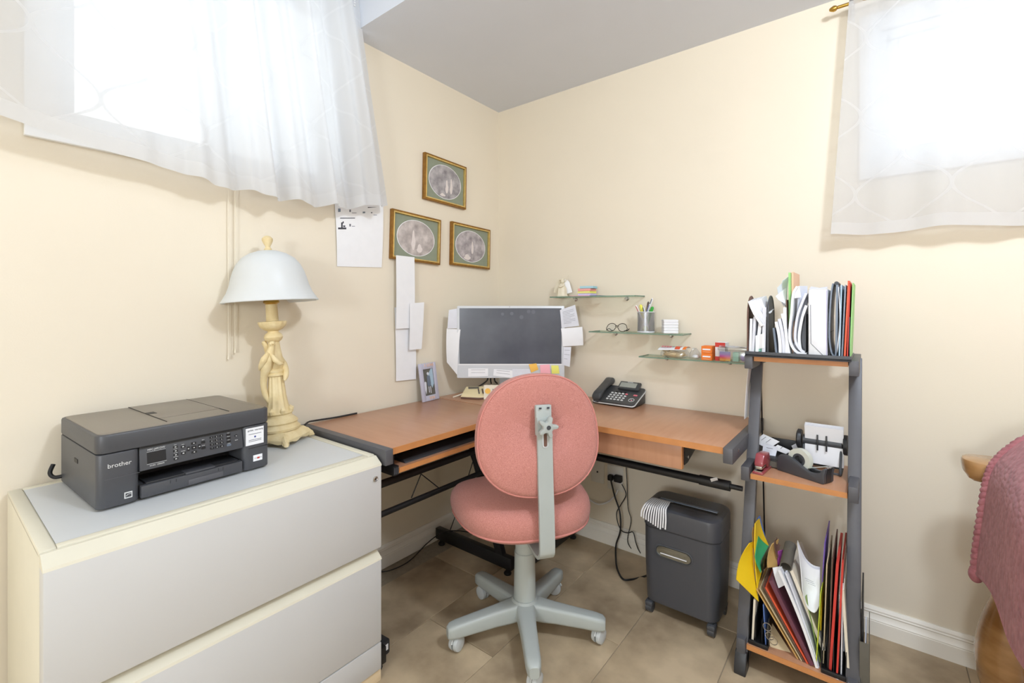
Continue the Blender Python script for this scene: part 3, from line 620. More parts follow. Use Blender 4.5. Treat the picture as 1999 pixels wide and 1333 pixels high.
# drawer
dx0, dx1 = .66, 1.268
dr = D(G().box(dx0, dx1, -.514, -.496, .631, .7195, .004), 'drawer', 'woodx'); D(G().box(dx1 - .002, dx1 + .0015, -.514, -.496, .634, .717), 'edge_band', 'edge', dr)
D(G().box(dx0 + .03, dx1 - .03, -.496, -.16, .64, .70), 'drawer_box', 'black', dr)
for x in (dx0 + .012, dx1 - .002): D(G().prism([(x, -.494, .722), (x, -.494, .645), (x, -.46, .645), (x, -.30, .69), (x, -.30, .722)], (.006, 0, 0)), 'slide_bracket', 'black', dr)
for (y, z) in ((-.455, .664), (-.38, .69)): D(G().lathe([(.0055, 0), (.0055, .0012)], 12).xf(Matrix.Translation((dx1 + .004, y, z)) @ Matrix.Rotation(PI / 2, 4, 'Y')), 'bolt', 'chrome', dr)
# keyboard on the tray
k_ = thing('keyboard', 'black wedge keyboard with palm rest on the sliding tray', 'keyboard', (.375, -.93, .6612), math.radians(90))
G().prism([(-.20, -.135, 0), (-.20, -.12, .012), (-.20, .0, .018), (-.20, .09, .030), (-.20, .11, .028), (-.20, .11, 0)], (.42, 0, 0), .003).obj('case', 'blackpl', k_)
for r in range(4):
    for q in range(16): G().obb((-.175 + q * .0236, .018 + r * .021, .0225 + r * .0030), (.019, .017, .008), Matrix.Rotation(.14, 3, 'X'), .002, 1).obj('key', 'black', k_)
cdk = G().tube(smooth([(.10, -1.30, DZ + .004), (.07, -1.262, DZ + .012), (.045, -1.232, DZ + .014), (.022, -1.19, DZ + .008), (.0195, -1.10, DZ + .0035), (.021, -1.0, DZ + .0035)]), .0035, 8).obj('desk_cable', 'cord')
tag(cdk, 'thin dark cable crossing from cabinet to desk along the wall', 'cable')

# ------------------------------------------------------------------ ladder shelf tower
XL, XR = 1.4585, 1.758
t = thing('shelf_tower', 'leaning charcoal steel shelf tower with three cherry shelves', 'shelf', (1.61, -.3, 0))
def T_(g, name, m_, par=t, **k):
    o = g.obj(name, m_, None, **k); o.data.transform(Matrix.Translation(-t.location)); o.parent = par; return o
py = lambda z: -.498 + .275 * z
for x in (XL, XR):
    po = T_(G().bar((x, py(.03), .03), (x, py(1.036), 1.036), .023, .036, .002, up=(1, 0, 0)), 'post', 'steel')
    T_(G().prism([(x - .018, py(0) - .026, 0), (x - .018, py(0) + .030, 0), (x - .018, py(0) + .030, .05), (x - .018, py(.06) + .02, .066), (x - .018, py(.06) - .022, .066), (x - .018, py(0) - .026, .02)], (.036, 0, 0), .003), 'foot_cap', 'blackpl', po)
    T_(G().bar((x, py(0), .028), (x, -.02, .028), .026, .036, .002), 'floor_bar', 'steel')
    for z, y0, y1 in ((1.018, -.386, -.09), (.640, -.442, -.12), (.085, -.505, -.16)):
        T_(G().box(x - .013, x + .013, y0, y1, z - .024, z + .024, .002), 'shelf_bracket', 'steel')
    T_(G().tube([(x, -.05, .046), (x, -.16, 1.0)], .003, 6), 'brace_rod', 'black')
SHZ = {}
for nm, z, y0, y1 in (('top', 1.038, -.374, -.10), ('mid', .640, -.432, -.13), ('low', .093, -.494, -.17)):
    SHZ[nm] = z; s_ = T_(G().box(XL + .015, XR - .015, y0 + .003, y1, z - .017, z, .001), 'shelf', 'woodx'); T_(G().box(XL + .015, XR - .015, y0, y0 + .003, z - .017, z - .0003), 'edge_band', 'edge', s_)
for z in (.7, .78): T_(G().lathe([(.005, 0), (.005, .004)], 10).xf(Matrix.Translation((XR + .013, py(z), z)) @ Matrix.Rotation(PI / 2, 4, 'Y')), 'bolt', 'chrome')

# ------------------------------------------------------------------ task chair
CH = Vector((.777, -.788, 0)); bdir = math.radians(35.5)        # the back of the chair looks this way: (cos, -sin)
ca = -bdir + PI / 2                                            # local -y is the back of the chair
c = thing('task_chair', 'pink upholstered task chair on grey five-star caster base', 'chair', CH, ca)
def local(P): v = Vector(P) - CH; return Matrix.Rotation(-ca, 3, 'Z') @ v
def sup(a, b_, q, e): cs, sn = math.cos(q), math.sin(q); return (a * math.copysign(abs(cs) ** (2 / e), cs), b_ * math.copysign(abs(sn) ** (2 / e), sn))
n = 64
# backrest: local x across, z up; back face at -y
ZB = .780
def back_ring(s_, y, taper=.13):
    out = []
    for k in range(n):
        x, z = sup(.219, .202, 2 * PI * k / n, 2.3); w = 1 + taper * (z / .2) * -.5 + .0; curve = -.25 * (x * x)
        out.append((x * s_ * w, y - curve * .0 + .35 * x * x + .10 * z, ZB + z * s_))
    return out
YB = -.165
bk = G().rings([back_ring(s_, YB + y) for s_, y in ((.05, -.0265), (.6, -.026), (.9, -.024), (.965, -.019), (.985, -.012), (1., 0), (1.0, .016), (.985, .03), (.94, .042), (.8, .052), (.5, .058), (.05, .06))]).obj('backrest', 'pinkf', c, angle=60)
rim = back_ring(.985, YB - .015); G().tube(rim, .0034, 8, closed=True).obj('piping', 'pipe', bk, angle=60)
# seat
def seat_ring(s_, z):
    out = []
    for k in range(n):
        x, y = sup(.257, .236, 2 * PI * k / n, 2.7); w = 1 + .10 * (y / .225)
        out.append((x * s_ * w, (y + .035) * s_ , z - .012 * (y / .225) ** 2 * (1 if y > 0 else .2)))
    return out
st = G().rings([seat_ring(s_, z) for s_, z in ((.05, .412), (.75, .414), (.88, .420), (.96, .436), (.995, .458), (1., .476), (.985, .497), (.94, .514), (.84, .526), (.6, .533), (.05, .534))]).obj('seat', 'pinkf', c, angle=60)
G().tube(seat_ring(.965, .4375), .004, 8, closed=True).obj('piping', 'pipe', st, angle=60)
# mechanism and upright bar
G().box(-.075, .075, -.06, .09, .385, .412, .006).obj('mechanism', 'chairgrey', c)
G().tube([(-.05, .02, .39), (-.16, .03, .385), (-.2, .03, .383)], [.005, .005, .008], 8).obj('height_lever', 'black', c)
path = smooth([(0, -.02, .392), (0, -.12, .386), (0, -.198, .384), (0, -.226, .398), (0, -.233, .43), (0, -.226, .55), (0, -.219, .62), (0, -.214, .70), (0, -.208, .80), (0, -.203, .845)], 5)
def strap(pts, w, th):
    g = G(); pts = [Vector(p) for p in pts]; m = len(pts); vs = []
    for i, p in enumerate(pts):
        tg = (pts[min(i + 1, m - 1)] - pts[max(i - 1, 0)]).normalized(); nn = Vector((1, 0, 0)).cross(tg).normalized()
        for sx, sn in ((-1, -1), (1, -1), (1, 1), (-1, 1)): vs.append(p + Vector((sx * w / 2, 0, 0)) + nn * sn * th / 2)
    fs = [(0, 1, 2, 3), tuple((m - 1) * 4 + k for k in (3, 2, 1, 0))]
    for i in range(m - 1):
        for k in range(4): fs.append((i * 4 + k, i * 4 + (k + 1) % 4, (i + 1) * 4 + (k + 1) % 4, (i + 1) * 4 + k))
    return g.add(vs, fs)
bar = strap(path, .052, .011).obj('upright_bar', 'chairgrey', c)
brk = G().obb((0, -.196, .835), (.056, .018, .10), Matrix.Rotation(-.06, 3, 'X'), .004).obj('back_bracket', 'chairgrey', c)
for x in (-.014, .014): G().obb((x, -.2065, .876), (.008, .003, .005)).obj('screw', 'dkink', brk)
rb = Matrix.Translation((0, -.2175, .775)) @ Matrix.Rotation(PI / 2, 4, 'X')
G().prism([(x, y, 0) for x, y in rrect(.022, .05, .0105, 6)], (0, 0, .0015)).xf(Matrix.Translation((0, -.2155, .772)) @ Matrix.Rotation(PI / 2 - .06, 4, 'X')).obj('slot_rim', 'caster', bar)
G().prism([(x, y, 0) for x, y in rrect(.011, .042, .004, 4)], (0, 0, .0025)).xf(Matrix.Translation((0, -.2155, .773)) @ Matrix.Rotation(PI / 2 - .06, 4, 'X')).obj('slot', 'brown', bar)
kn = []
for k in range(60):
    a = 2 * PI * k / 60 + .35; r = .024 + .0125 * max(-.45, math.cos(5 * a)) ; kn.append((r * math.cos(a), r * math.sin(a), 0))
knob = G().prism(kn, (0, 0, .02), .003).xf(Matrix.Translation((.004, -.218, .818)) @ Matrix.Rotation(PI / 2, 4, 'X')).obj('star_knob', 'chairgrey', c)
G().cyl((.004, -.2365, .818), (.004, -.2385, .818), .0075, n=16).obj('knob_insert', 'dkgrey', knob); G().cyl((.004, -.20, .818), (.004, -.22, .818), .010, n=14).obj('knob_stem', 'chairgrey', knob)
# gas column and star base
G().lathe([(.044, .115), (.041, .13), (.0385, .29), (.0385, .30), (.0355, .302), (.0355, .385)], 32).obj('column', 'chairgrey', c)
hub = G().lathe([(.03, .062), (.055, .066), (.062, .085), (.06, .105), (.05, .122), (.045, .13)], 32).obj('hub', 'chairgrey', c)
base_pts = [(888, 1270), (1168, 1258), (945, 1157), (1083, 1163)]
back0 = Vector((.672, -.740, 0))                              # heading of the nearest leg
a0 = math.atan2(*(lambda v: (v.y, v.x))(Matrix.Rotation(-ca, 3, 'Z') @ back0))
def leg_mesh(a):
    g = G(); dv = Vector((math.cos(a), math.sin(a), 0)); sv = Vector((-math.sin(a), math.cos(a), 0)); rg = []
    for s_, w, zt, zb in ((.035, .072, .124, .062), (.07, .064, .120, .058), (.12, .057, .115, .058), (.20, .052, .108, .055), (.262, .050, .102, .053), (.286, .044, .098, .053), (.296, .030, .090, .055)):
        pr = rrect(w, zt - zb, min(.012, w * .3), 3); rg.append([dv * s_ + sv * x + UV * ((zt + zb) / 2 + z) for x, z in pr])
    return g.rings(rg)
for k in range(5):
    a = a0 + k * 2 * PI / 5; lg = leg_mesh(a).obj('leg', 'chairgrey', c)
    q = Vector((math.cos(a), math.sin(a), 0)) * .268; sw = a + (.9, -.5, .4, 1.6, 2.2)[k]; ax = Vector((math.cos(sw), math.sin(sw), 0)); tv = Vector((-ax.y, ax.x, 0))
    cs = G().cyl(q + UV * .04, q + UV * .062, .008, n=10).obj('caster', 'caster', lg)
    ctr = q + tv * .008
    for s_ in (-1, 1): G().tube([ctr + ax * s_ * .0035 + UV * .027, ctr + ax * s_ * .008 + UV * .027, ctr + ax * s_ * .0165 + UV * .027, ctr + ax * s_ * .020 + UV * .027], [.0265, .027, .025, .015], 24).obj('caster_wheel', 'caster', cs)
    hood = [ctr + ax * x + tv * (.029 * math.cos(q_)) + UV * (.027 + .029 * math.sin(q_)) for q_ in [PI * j / 12 + .25 for j in range(11)] for x in (-.003, .003)]
    G().tube([ctr + tv * (.0285 * math.cos(q_)) + UV * (.0275 + .0285 * math.sin(q_)) for q_ in [PI * j / 12 + .25 for j in range(11)]], .0035, 6).obj('caster_hood', 'caster', cs)

# ------------------------------------------------------------------ paper shredder
sx0, sx1, sy0, sy1, sz = 1.072, 1.366, -.405, -.195, .425
s = thing('paper_shredder', 'black paper shredder on casters with clear bin window', 'shredder', ((sx0 + sx1) / 2, (sy0 + sy1) / 2, 0))
def H(g, name, m_, par=s, **k):
    o = g.obj(name, m_, None, **k); o.data.transform(Matrix.Translation(-s.location)); o.parent = par; return o
def body(inset, z): return [(X, Y, z) for X, Y in rrect(sx1 - sx0 - 2 * inset, sy1 - sy0 - 2 * inset, .045 - inset * .5, 8, (sx0 + sx1) / 2, (sy0 + sy1) / 2)]
bn = H(G().rings([body(.014, .046), body(.010, .05), body(.004, .2), body(.003, .340)]), 'bin', 'shred')
hd = H(G().rings([body(.0045, .340), body(.004, .343), body(0., .347), body(0., .408), body(.003, .418), body(.010, .4235), body(.018, .4245)]), 'head', 'shred')
mx = (sx0 + sx1) / 2
H(G().box(mx - .105, mx + .118, -.312, -.296, .4235, .428, .002), 'feed_guard', 'slate', hd); H(G().box(mx - .118, mx + .122, -.330, -.312, .4236, .4254), 'feed_slot', 'black', hd)
H(G().lathe([(.015, 0), (.015, .002), (.012, .0028)], 20, (sx0 + .045, -.30, .4245)), 'power_button', 'dkgrey', hd)
for k in range(5): H(G().box(mx - .02 + k * .012, mx - .0115 + k * .012, -.268, -.265, .4246, .4252), 'lettering', 'dkgrey', hd)
t2 = text('MAXIMUM 12 SHEETS', .0105, 'dkgrey', hd, Vector((mx + .045, -.352, .4252)) - s.location, (0, 0, 0))
# oval window in the bin
wx, wz = mx - .018, .262
ov = [(X, Y) for X, Y in rrect(.145, .050, .0248, 8)]
rg = [[(wx + X * k, sy0 + .0035 + y, wz + Y * k2) for X, Y in ov] for k, k2, y in ((1, 1, .004), (1.0, 1.0, -.0035), (.95, .88, -.0045), (.90, .78, .0015))]
H(G().rings(rg, False), 'window_rim', 'dkgrey', bn); H(G().prism([(wx + X * .9, sy0 - .0005, wz + Y * .78) for X, Y in ov], (0, .004, 0)), 'bin_window', 'clearwin', bn)
H(G().box(wx - .05, wx + .05, sy0 - .0015, sy0, wz - .009, wz - .006), 'shred_line', 'paper', bn)
for x in (sx0 + .03, sx1 - .03):
    for y in (sy0 + .02, sy1 - .03):
        cs = H(G().cyl((x, y, .03), (x, y, .05), .008, n=10), 'caster', 'blackpl'); H(G().cyl((x - .012, y, .02), (x + .012, y, .02), .02, n=20), 'caster_wheel', 'dkgrey', cs)
        H(G().box(x - .015, x + .015, y - .02, y + .02, .026, .046, .006), 'caster_hood', 'dkgrey', cs)
# the half shredded sheet hanging over the front edge
sp_ = thing('shredded_sheet', 'half shredded white paper sheet hanging out of the shredder slot', 'paper', (mx - .075, -.32, .428))
for k in range(11):
    x = mx - .118 + k * .0068; fx = x - .022 + k * .0028; L_ = .02 + .0035 * k - .012 * (k > 8); o_ = Vector((0, 0, 0))
    pts = smooth([(x, -.318, .4275), (x - .002, -.345, .436), (x * .75 + fx * .25, -.375, .4345), ((x + fx) / 2, -.405, .428), (fx, -.413, .412 - L_ * .5), (fx - .002, -.414, .398 - L_)], 3)
    q = strap([Vector((0, p.y, p.z)) for p in pts], .0056, .0005)
    for i in range(len(q.v)): q.v[i] = (q.v[i][0] + pts[i // 4].x, q.v[i][1], q.v[i][2])
    q.obj('paper_strip', 'paper', sp_, True)

# ------------------------------------------------------------------ wall plates, plugs and cords under the desk
o1 = thing('cable_outlet', 'ivory wall plate with a single round jack under the desk', 'wall plate', (.672, 0, .355))
G().box(-.037, .037, -.006, -.0003, -.056, .056, .002).obj('plate', 'outlet', o1); G().lathe([(.005, 0), (.004, .003)], 12).xf(Matrix.Translation((0, -.006, 0)) @ Matrix.Rotation(PI / 2, 4, 'X')).obj('jack', 'dkink', o1)
o2 = thing('power_outlet', 'ivory double socket with two black plugs under the desk', 'outlet', (.772, 0, .345))
G().box(-.044, .044, -.007, -.0003, -.062, .062, .002).obj('plate', 'outlet', o2)
for x in (-.02, .02): G().box(x - .016, x + .016, -.009, -.006, -.022, .022, .002).obj('socket', 'white', o2)
def cord(name, label, pts, r, plug=None):
    t = thing(name, label, 'cord', pts[0]); G().tube(smooth(pts, 8), r, 7).obj('cable', 'cord', t, True)
    if plug: x, y, z, w, h = plug; G().box(x - w, x + w, y - .028, y, z - h, z + h, .006).obj('plug', 'rubber', t, True)
def fl_(u, v, z=.004): return at(u, v, 'z', z)
def wl_(u, v, y=-.04): return at(u, v, 'y', y)
cord('shredder_cord', 'thick black power cord running from the wall plug to the shredder', [wl_(1192, 935), wl_(1200, 968), wl_(1210, 1000, -.06), wl_(1211, 1035, -.06), wl_(1203, 1062, -.05), fl_(1202, 1086), fl_(1205, 1110), fl_(1216, 1130), fl_(1232, 1131), fl_(1258, 1125), at(1278, 1116, 'y', -.30)], .0042, (.755, -.0095, .349, .013, .014))
cord('adapter_cord', 'thin black cord looping from the round plug to the floor', [wl_(1214, 945), wl_(1222, 965), wl_(1212, 985), wl_(1204, 1000), wl_(1206, 1020), wl_(1214, 1036), wl_(1226, 1040), wl_(1236, 1039), wl_(1241, 1058), wl_(1246, 1072, -.03), fl_(1252, 1082)], .0024, (.796, -.0095, .352, .020, .017))
cord('phone_cord', 'thin dark cord hanging from the desk top behind the drawer', [at(1222, 905, 'y', -.03), wl_(1224, 940, -.03), wl_(1226, 990, -.03), wl_(1232, 1015, -.03), wl_(1226, 1045, -.03), wl_(1226, 1060, -.03), fl_(1236, 1076)], .002)
cord('floor_cable', 'thin black cable along the floor between cabinet and desk foot', [fl_(735, 1117), fl_(765, 1112), fl_(800, 1094), at(830, 1064, 'z', .02), at(852, 1046, 'z', .055), at(872, 1037, 'z', .09), at(905, 1037, 'z', .05), fl_(940, 1046), fl_(985, 1058)], .0026)
cord('monitor_cord', 'taut black cord rising from the desk foot bar beneath the chair seat', [at(878, 1037, 'y', -.545), at(893, 995, 'y', -.545), at(906, 955, 'y', -.545), at(925, 895, 'y', -.545)], .0022)
wc = G().tube(smooth([wl_(1150, 975, -.03), wl_(1168, 984, -.03), wl_(1186, 980, -.03), wl_(1200, 968, -.03), wl_(1206, 956, -.02)]), .004, 8).obj('white_cable', 'white'); tag(wc, 'white cable looping below the ivory wall plates', 'cable')
# ------------------------------------------------------------------ all-in-one computer in the corner
MD = 2.40; mo = CAM + FV * MD; KS = MD / FPX
m_ = thing('desktop_computer', 'silver all-in-one computer with dark screen standing in the desk corner', 'computer', (mo.x, mo.y, DZ + .0017), YAW)
def lx(u): return (u - CX) * KS
def lz(v): return CAM.z - (v - CY) * KS - DZ - .0017
x0, x1, z1, z0 = lx(892), lx(1102), lz(597), lz(738)
cs = G().prism([(X, 0, Y) for X, Y in rrect(x1 - x0, z1 - z0, .006, 4, (x0 + x1) / 2, (z0 + z1) / 2)], (0, .030, 0), .003).obj('housing', 'sil', m_)
G().box(lx(897), lx(1096), -.0012, .002, lz(710), lz(601.5)).obj('screen', 'screen', m_)
G().box(lx(893), lx(1101), -.0008, .002, lz(712.5), lz(710.3)).obj('bezel_strip', 'white', m_)
G().lathe([(.0016, 0), (.0016, .0006)], 10).xf(Matrix.Translation((lx(995), -.0002, lz(599)))  @ Matrix.Rotation(PI / 2, 4, 'X')).obj('camera_lens', 'dkink', m_)
for k, (u, v, r) in enumerate(((1018, 619, 4), (1041, 609, 4), (1032, 608, 3.5), (999, 612, 3.5), (981, 613, 3))):
    G().lathe([(r * KS, 0), (r * KS * .6, .0003)], 14).xf(Matrix.Translation((lx(u), -.0013, lz(v))) @ Matrix.Rotation(PI / 2, 4, 'X')).obj('smudge', 'smudge', m_)
G().prism([(-.05, .030, .20), (.05, .030, .20), (.05, .030, .05), (-.05, .030, .11)], (0, .06, 0), .004).obj('stand_neck', 'sil', m_)
G().prism([(-.075, .10, 0), (.075, .10, 0), (.055, .085, .16), (-.055, .085, .16)], (0, .018, 0), .004).obj('stand_leg', 'sil', m_)
G().prism([(X, .155 + Y, 0) for X, Y in rrect(.17, .15, .02, 5)], (0, 0, .010), .002).obj('stand_foot', 'sil', m_)
for k, (pu, qu) in enumerate((((950, 738), (930, 760)), ((957, 738), (958, 752)), ((965, 738), (970, 752)))):
    G().tube(smooth([(lx(pu[0]), .04, lz(730)), (lx(pu[0]), .045, lz(745)), (lx(qu[0]), .06, max(lz(qu[1]), .01))]), .004, 7).obj('cable', 'cord', m_)
def taped(name, label, quad, y, mt, grp=None, lines=0, cat='note', bow=-.003):
    a, b, c_, d_ = [(mo + RV * lx(u) + FV * (y + dy) + UV * (lz(v) + DZ + .0017 - mo.z)) for (u, v, dy) in [(q + (0,))[:3] if len(q) == 2 else q for q in quad]]
    ctr = (a + b + c_ + d_) / 4; t = thing(name, label, cat, ctr, 0, grp)
    G().quad(a, b, c_, d_, .0006, 4, 6, bow).obj('sheet', mt, t, True)
    for k in range(lines):
        f0, f1 = .15, .85 - .25 * (k % 3 == 2); v_ = .16 + .7 * k / max(lines, 1)
        p0 = a.lerp(b, f0).lerp(d_.lerp(c_, f0), v_) - FV * (.0006 + abs(bow)); p1 = a.lerp(b, f1).lerp(d_.lerp(c_, f1), v_) - FV * (.0006 + abs(bow))
        G().quad(p0, p1, p1 - UV * .0012, p0 - UV * .0012, .0001).obj('written_line', 'ink', t, True)
    return t
NG = None
taped('paper_note', 'small white note stuck to the upper left edge of the computer', ((876, 605), (893, 602), (892, 641), (873, 641)), .006, 'paper2')
taped('paper_note', 'tall white note curling off the lower left edge of the computer', ((871, 641, .01), (899, 643, -.01), (893, 732, -.01), (871, 708, .015)), .008, 'paper', bow=-.006)
taped('paper_note', 'printed white list stuck to the upper right edge of the computer', ((1093, 605), (1123, 595, .01), (1131, 636, .012), (1096, 640)), -.002, 'paper2', lines=9)
taped('paper_note', 'wide white note sticking out of the right edge of the computer', ((1095, 641), (1137, 638, .01), (1139, 674, .012), (1098, 676)), -.004, 'paper', bow=-.005)
taped('paper_note', 'narrow white note hanging at the lower right edge of the computer', ((1100, 677), (1115, 677), (1112, 716), (1098, 712)), -.002, 'paper2', lines=3)
taped('paper_label', 'left white paper label on the computer chin', ((914, 719), (953, 719), (953, 734), (914, 735)), -.0016, 'paper', bow=0., lines=2)
taped('paper_label', 'tilted white paper label at the middle of the computer chin', ((964, 720), (1001, 723), (1001, 738), (963, 733)), -.0016, 'paper', bow=0., lines=2)
taped('paper_label', 'white paper label under the orange sticky note', ((1000, 720), (1034, 720), (1038, 731), (1001, 737)), -.0024, 'paper2', bow=0.)
taped('sticky_note', 'orange sticky note on the computer chin', ((1032, 711), (1047, 709), (1051, 721), (1037, 727)), -.003, 'stickyo', bow=-.002)
taped('sticky_note', 'pink sticky note on the computer chin', ((1054, 712), (1073, 711), (1075, 730), (1055, 730)), -.003, 'stickyp', bow=-.002)
taped('sticky_note', 'lime yellow sticky note on the computer chin', ((1076, 713), (1090, 713), (1092, 729), (1077, 729)), -.003, 'stickyy', bow=-.002)

# ------------------------------------------------------------------ beige telephone and card stand in front of the computer
bp_ = at(944, 779, 'z', DZ)
b = thing('desk_telephone', 'beige push-button telephone on the desk under the computer', 'telephone', (bp_.x, bp_.y, DZ + .0017), YAW + .18)
K2 = .00268
G().prism([(-.115, .02, .0), (-.03, -.02, 0), (.105, .0, 0), (.115, .075, 0), (-.09, .075, 0)], (0, 0, .012), .003).obj('base', 'brown', b)
G().add([(-.115, .02, .010), (-.03, -.02, .010), (.105, .0, .010), (.115, .075, .010), (-.09, .075, .010), (-.105, .024, .028), (-.03, -.01, .020), (.098, .006, .020), (.108, .07, .052), (-.082, .07, .052)], [(4, 3, 2, 1, 0), (5, 6, 7, 8, 9), (0, 1, 6, 5), (1, 2, 7, 6), (2, 3, 8, 7), (3, 4, 9, 8), (4, 0, 5, 9)]).obj('body', 'beige', b)
for i in range(3):
    for j in range(4): G().obb((-.022 + i * .020, .006 + j * .011, .0285 + j * .0045), (.006, .009, .004), Matrix.Rotation(.36, 3, 'X'), .001, 1).obj('key', 'brown' if (i + j) % 2 else 'dkgrey', b)
G().obb((-.045, .056, .0475), (.055, .016, .004), Matrix.Rotation(.36, 3, 'X'), .001, 1).obj('display', 'olivegrey', b)
G().tube(smooth([(-.10, .09, .012), (-.13, .08, .004), (-.15, .06, .003)]), .004, 6).obj('cord', 'cremp', b)
cdp = dep(969.5, 779, 2.352)
q = thing('card_stand', 'cream desk card with an orange sun and letters before the beige telephone', 'card', (cdp.x, cdp.y, DZ + .0018), YAW)
G().obb((0, 0, .036), (.13, .004, .072), Matrix.Rotation(-.06, 3, 'X'), .0005, 1).obj('card', 'cremp', q)
G().lathe([(.014, 0), (.014, .0006)], 22).xf(Matrix.Translation((-.045, -.0024, .042)) @ Matrix.Rotation(PI / 2 - .06, 4, 'X')).obj('sun_print', 'stickyo', q)
text('HE', .034, 'dkink', q, (-.023, -.0028, .040), (PI / 2 - .06, 0, 0), align='LEFT'); G().box(-.05, -.03, .003, .0075, .068, .074).obj('clip', 'olivegrey', q)

# ------------------------------------------------------------------ small photo frame leaning on the wall
f = thing('photo_frame', 'small lavender photo frame leaning on the wall at the back of the desk', 'photo frame', (.052, -.598, DZ), math.radians(90 + 7), tilt=(math.radians(-9), 0, math.radians(90 + 6)))
FW, FH = .118, .188
g = G()
for (a, b2, c2, d2) in ((-FW / 2, -FW / 2 + .021, 0, FH), (FW / 2 - .021, FW / 2, 0, FH), (-FW / 2 + .021, FW / 2 - .021, 0, .027), (-FW / 2 + .021, FW / 2 - .021, FH - .03, FH)): g.box(a, b2, -.008, .004, c2, d2, .0015)
g.obj('frame', 'lavender', f)
ph = G().box(-FW / 2 + .02, FW / 2 - .02, -.003, .002, .026, FH - .029).obj('photo', 'photo', f)
G().prism([(X, -.0036, Y) for X, Y in ((-.008, .12), (.022, .158), (.034, .158), (.034, .08), (.02, .06))], (0, .0004, 0)).obj('photo_print', 'sky', ph)
G().prism([(X, -.0044, Y) for X, Y in ((-.014, .088), (-.012, .122), (.004, .126), (.010, .120), (.012, .088), (.009, .072), (-.012, .072))], (0, .0004, 0)).obj('photo_print', 'slate', ph)
G().lathe([(.0075, 0), (.0075, .0004)], 16).xf(Matrix.Translation((-.004, -.0044, .135)) @ Matrix.Rotation(PI / 2, 4, 'X')).obj('photo_print', 'paper2', ph)
for x, l_ in ((-.006, .03), (.006, .034)): G().box(x - .0025, x + .0025, -.0044, -.004, .07 - l_, .07).obj('photo_print', 'paper2', ph)
G().prism([(X, -.004, Y) for X, Y in ((-.038, .09), (-.028, .098), (-.02, .092), (-.022, .06), (-.028, .034), (-.036, .06))], (0, .0004, 0)).obj('photo_print', 'paper2', ph)
text('I  LOVE', .021, 'salmon', f, (.008, -.0092, FH - .012), ext=.001); text('YOU', .019, 'salmon', f, (.004, -.0092, .013), ext=.001)
G().quad((-.02, .004, .10), (.02, .004, .10), (.02, .030, .004), (-.02, .030, .004), .002).obj('easel_back', 'dkgrey', f)

# ------------------------------------------------------------------ three framed oval prints
def oval_print(label, y0, y1, z0, z1, tilt, pm, figs):
    w, h = y1 - y0, z1 - z0
    f = thing('framed_print', label, 'picture', (0, (y0 + y1) / 2, (z0 + z1) / 2), math.radians(90), 'framed oval prints on the wall', tilt=(0, 0, math.radians(90)))
    R_ = Matrix.Rotation(tilt, 4, 'Y')
    for nm, mt, o_, i_, ya, yb in (('frame', 'gold', 0, .0115, -.020, -.0006), ('frame_lip', 'goldlt', .009, .0155, -.0225, -.004)):
        g = G()
        for (a, b2, c2, d2) in ((-w / 2 + o_, -w / 2 + i_, -h / 2 + o_, h / 2 - o_), (w / 2 - i_, w / 2 - o_, -h / 2 + o_, h / 2 - o_), (-w / 2 + i_, w / 2 - i_, -h / 2 + o_, -h / 2 + i_), (-w / 2 + i_, w / 2 - i_, h / 2 - i_, h / 2 - o_)): g.box(a, b2, ya, yb, c2, d2, .002)
        g.xf(R_).obj(nm, mt, f)
    G().box(-w / 2 + .016, w / 2 - .016, -.010, -.004, -h / 2 + .016, h / 2 - .016).xf(R_).obj('mat_board', 'mat_green', f)
    el = lambda s_: [(w * .375 * s_ * math.cos(2 * PI * k / 48), h * .365 * s_ * math.sin(2 * PI * k / 48)) for k in range(48)]
    G().prism([(X, -.0104, Y) for X, Y in el(1.03)], (0, .0008, 0)).xf(R_).obj('oval_bevel', 'paper', f)
    pr = G().prism([(X, -.0110, Y) for X, Y in el(1)], (0, .0008, 0)).xf(R_).obj('oval_print', pm, f)
    for (fx, fz, fw, fh) in figs: G().prism([(fx + fw * math.cos(2 * PI * k / 16) * (.6 if math.sin(2 * PI * k / 16) > 0 else 1), -.0114, fz + fh * math.sin(2 * PI * k / 16)) for k in range(16)], (0, .0004, 0)).xf(R_).obj('printed_figure', 'figure', pr)
oval_print('framed oval print hung highest on the wall, two pale figures in a grey landscape', -.609, -.304, 1.757, 1.994, .02, 'print1', ((.01, -.022, .012, .036), (.042, -.014, .011, .042), (-.02, -.07, .022, .008)))
oval_print('framed oval print with its lower corner covered by the long paper strip', -.812, -.498, 1.436, 1.673, .03, 'print2', ((-.02, -.012, .014, .05), (.02, -.048, .02, .022)))
oval_print('framed oval print hung closest to the room corner above the computer', -.418, -.100, 1.437, 1.672, .02, 'print3', ((.012, -.005, .010, .036), (-.03, -.062, .03, .016)))

# ------------------------------------------------------------------ papers pinned on the wall
def wall_sheet(name, label, px, cat='paper', mt='paper', x=.003, bow=-.004, par=None):
    pts = [at(u, v, 'x', x) for u, v in px]; ctr = sum(pts, Vector()) / 4; t = par or thing(name, label, cat, ctr)
    G().quad(pts[0], pts[1], pts[2], pts[3], .0006, 4, 10, bow).obj('sheet', mt, t, True); return t
t = wall_sheet('paper_sheet', 'white instruction sheet pinned to the wall below the gathered curtain', ((653, 392), (748, 382), (745, 522), (658, 520)), bow=-.005)
def ink(u0, v0, u1, v1, mt='ink'):
    xs = .0036 + .005 * math.sin(PI * min(max((v0 - 388) / 132, 0), 1)); a, b2 = at(u0, v0, 'x', xs), at(u1, v0, 'x', xs); c2, d2 = at(u1, v1, 'x', xs), at(u0, v1, 'x', xs); G().quad(a, b2, c2, d2, .0002).obj('printed_mark', mt, t, True)
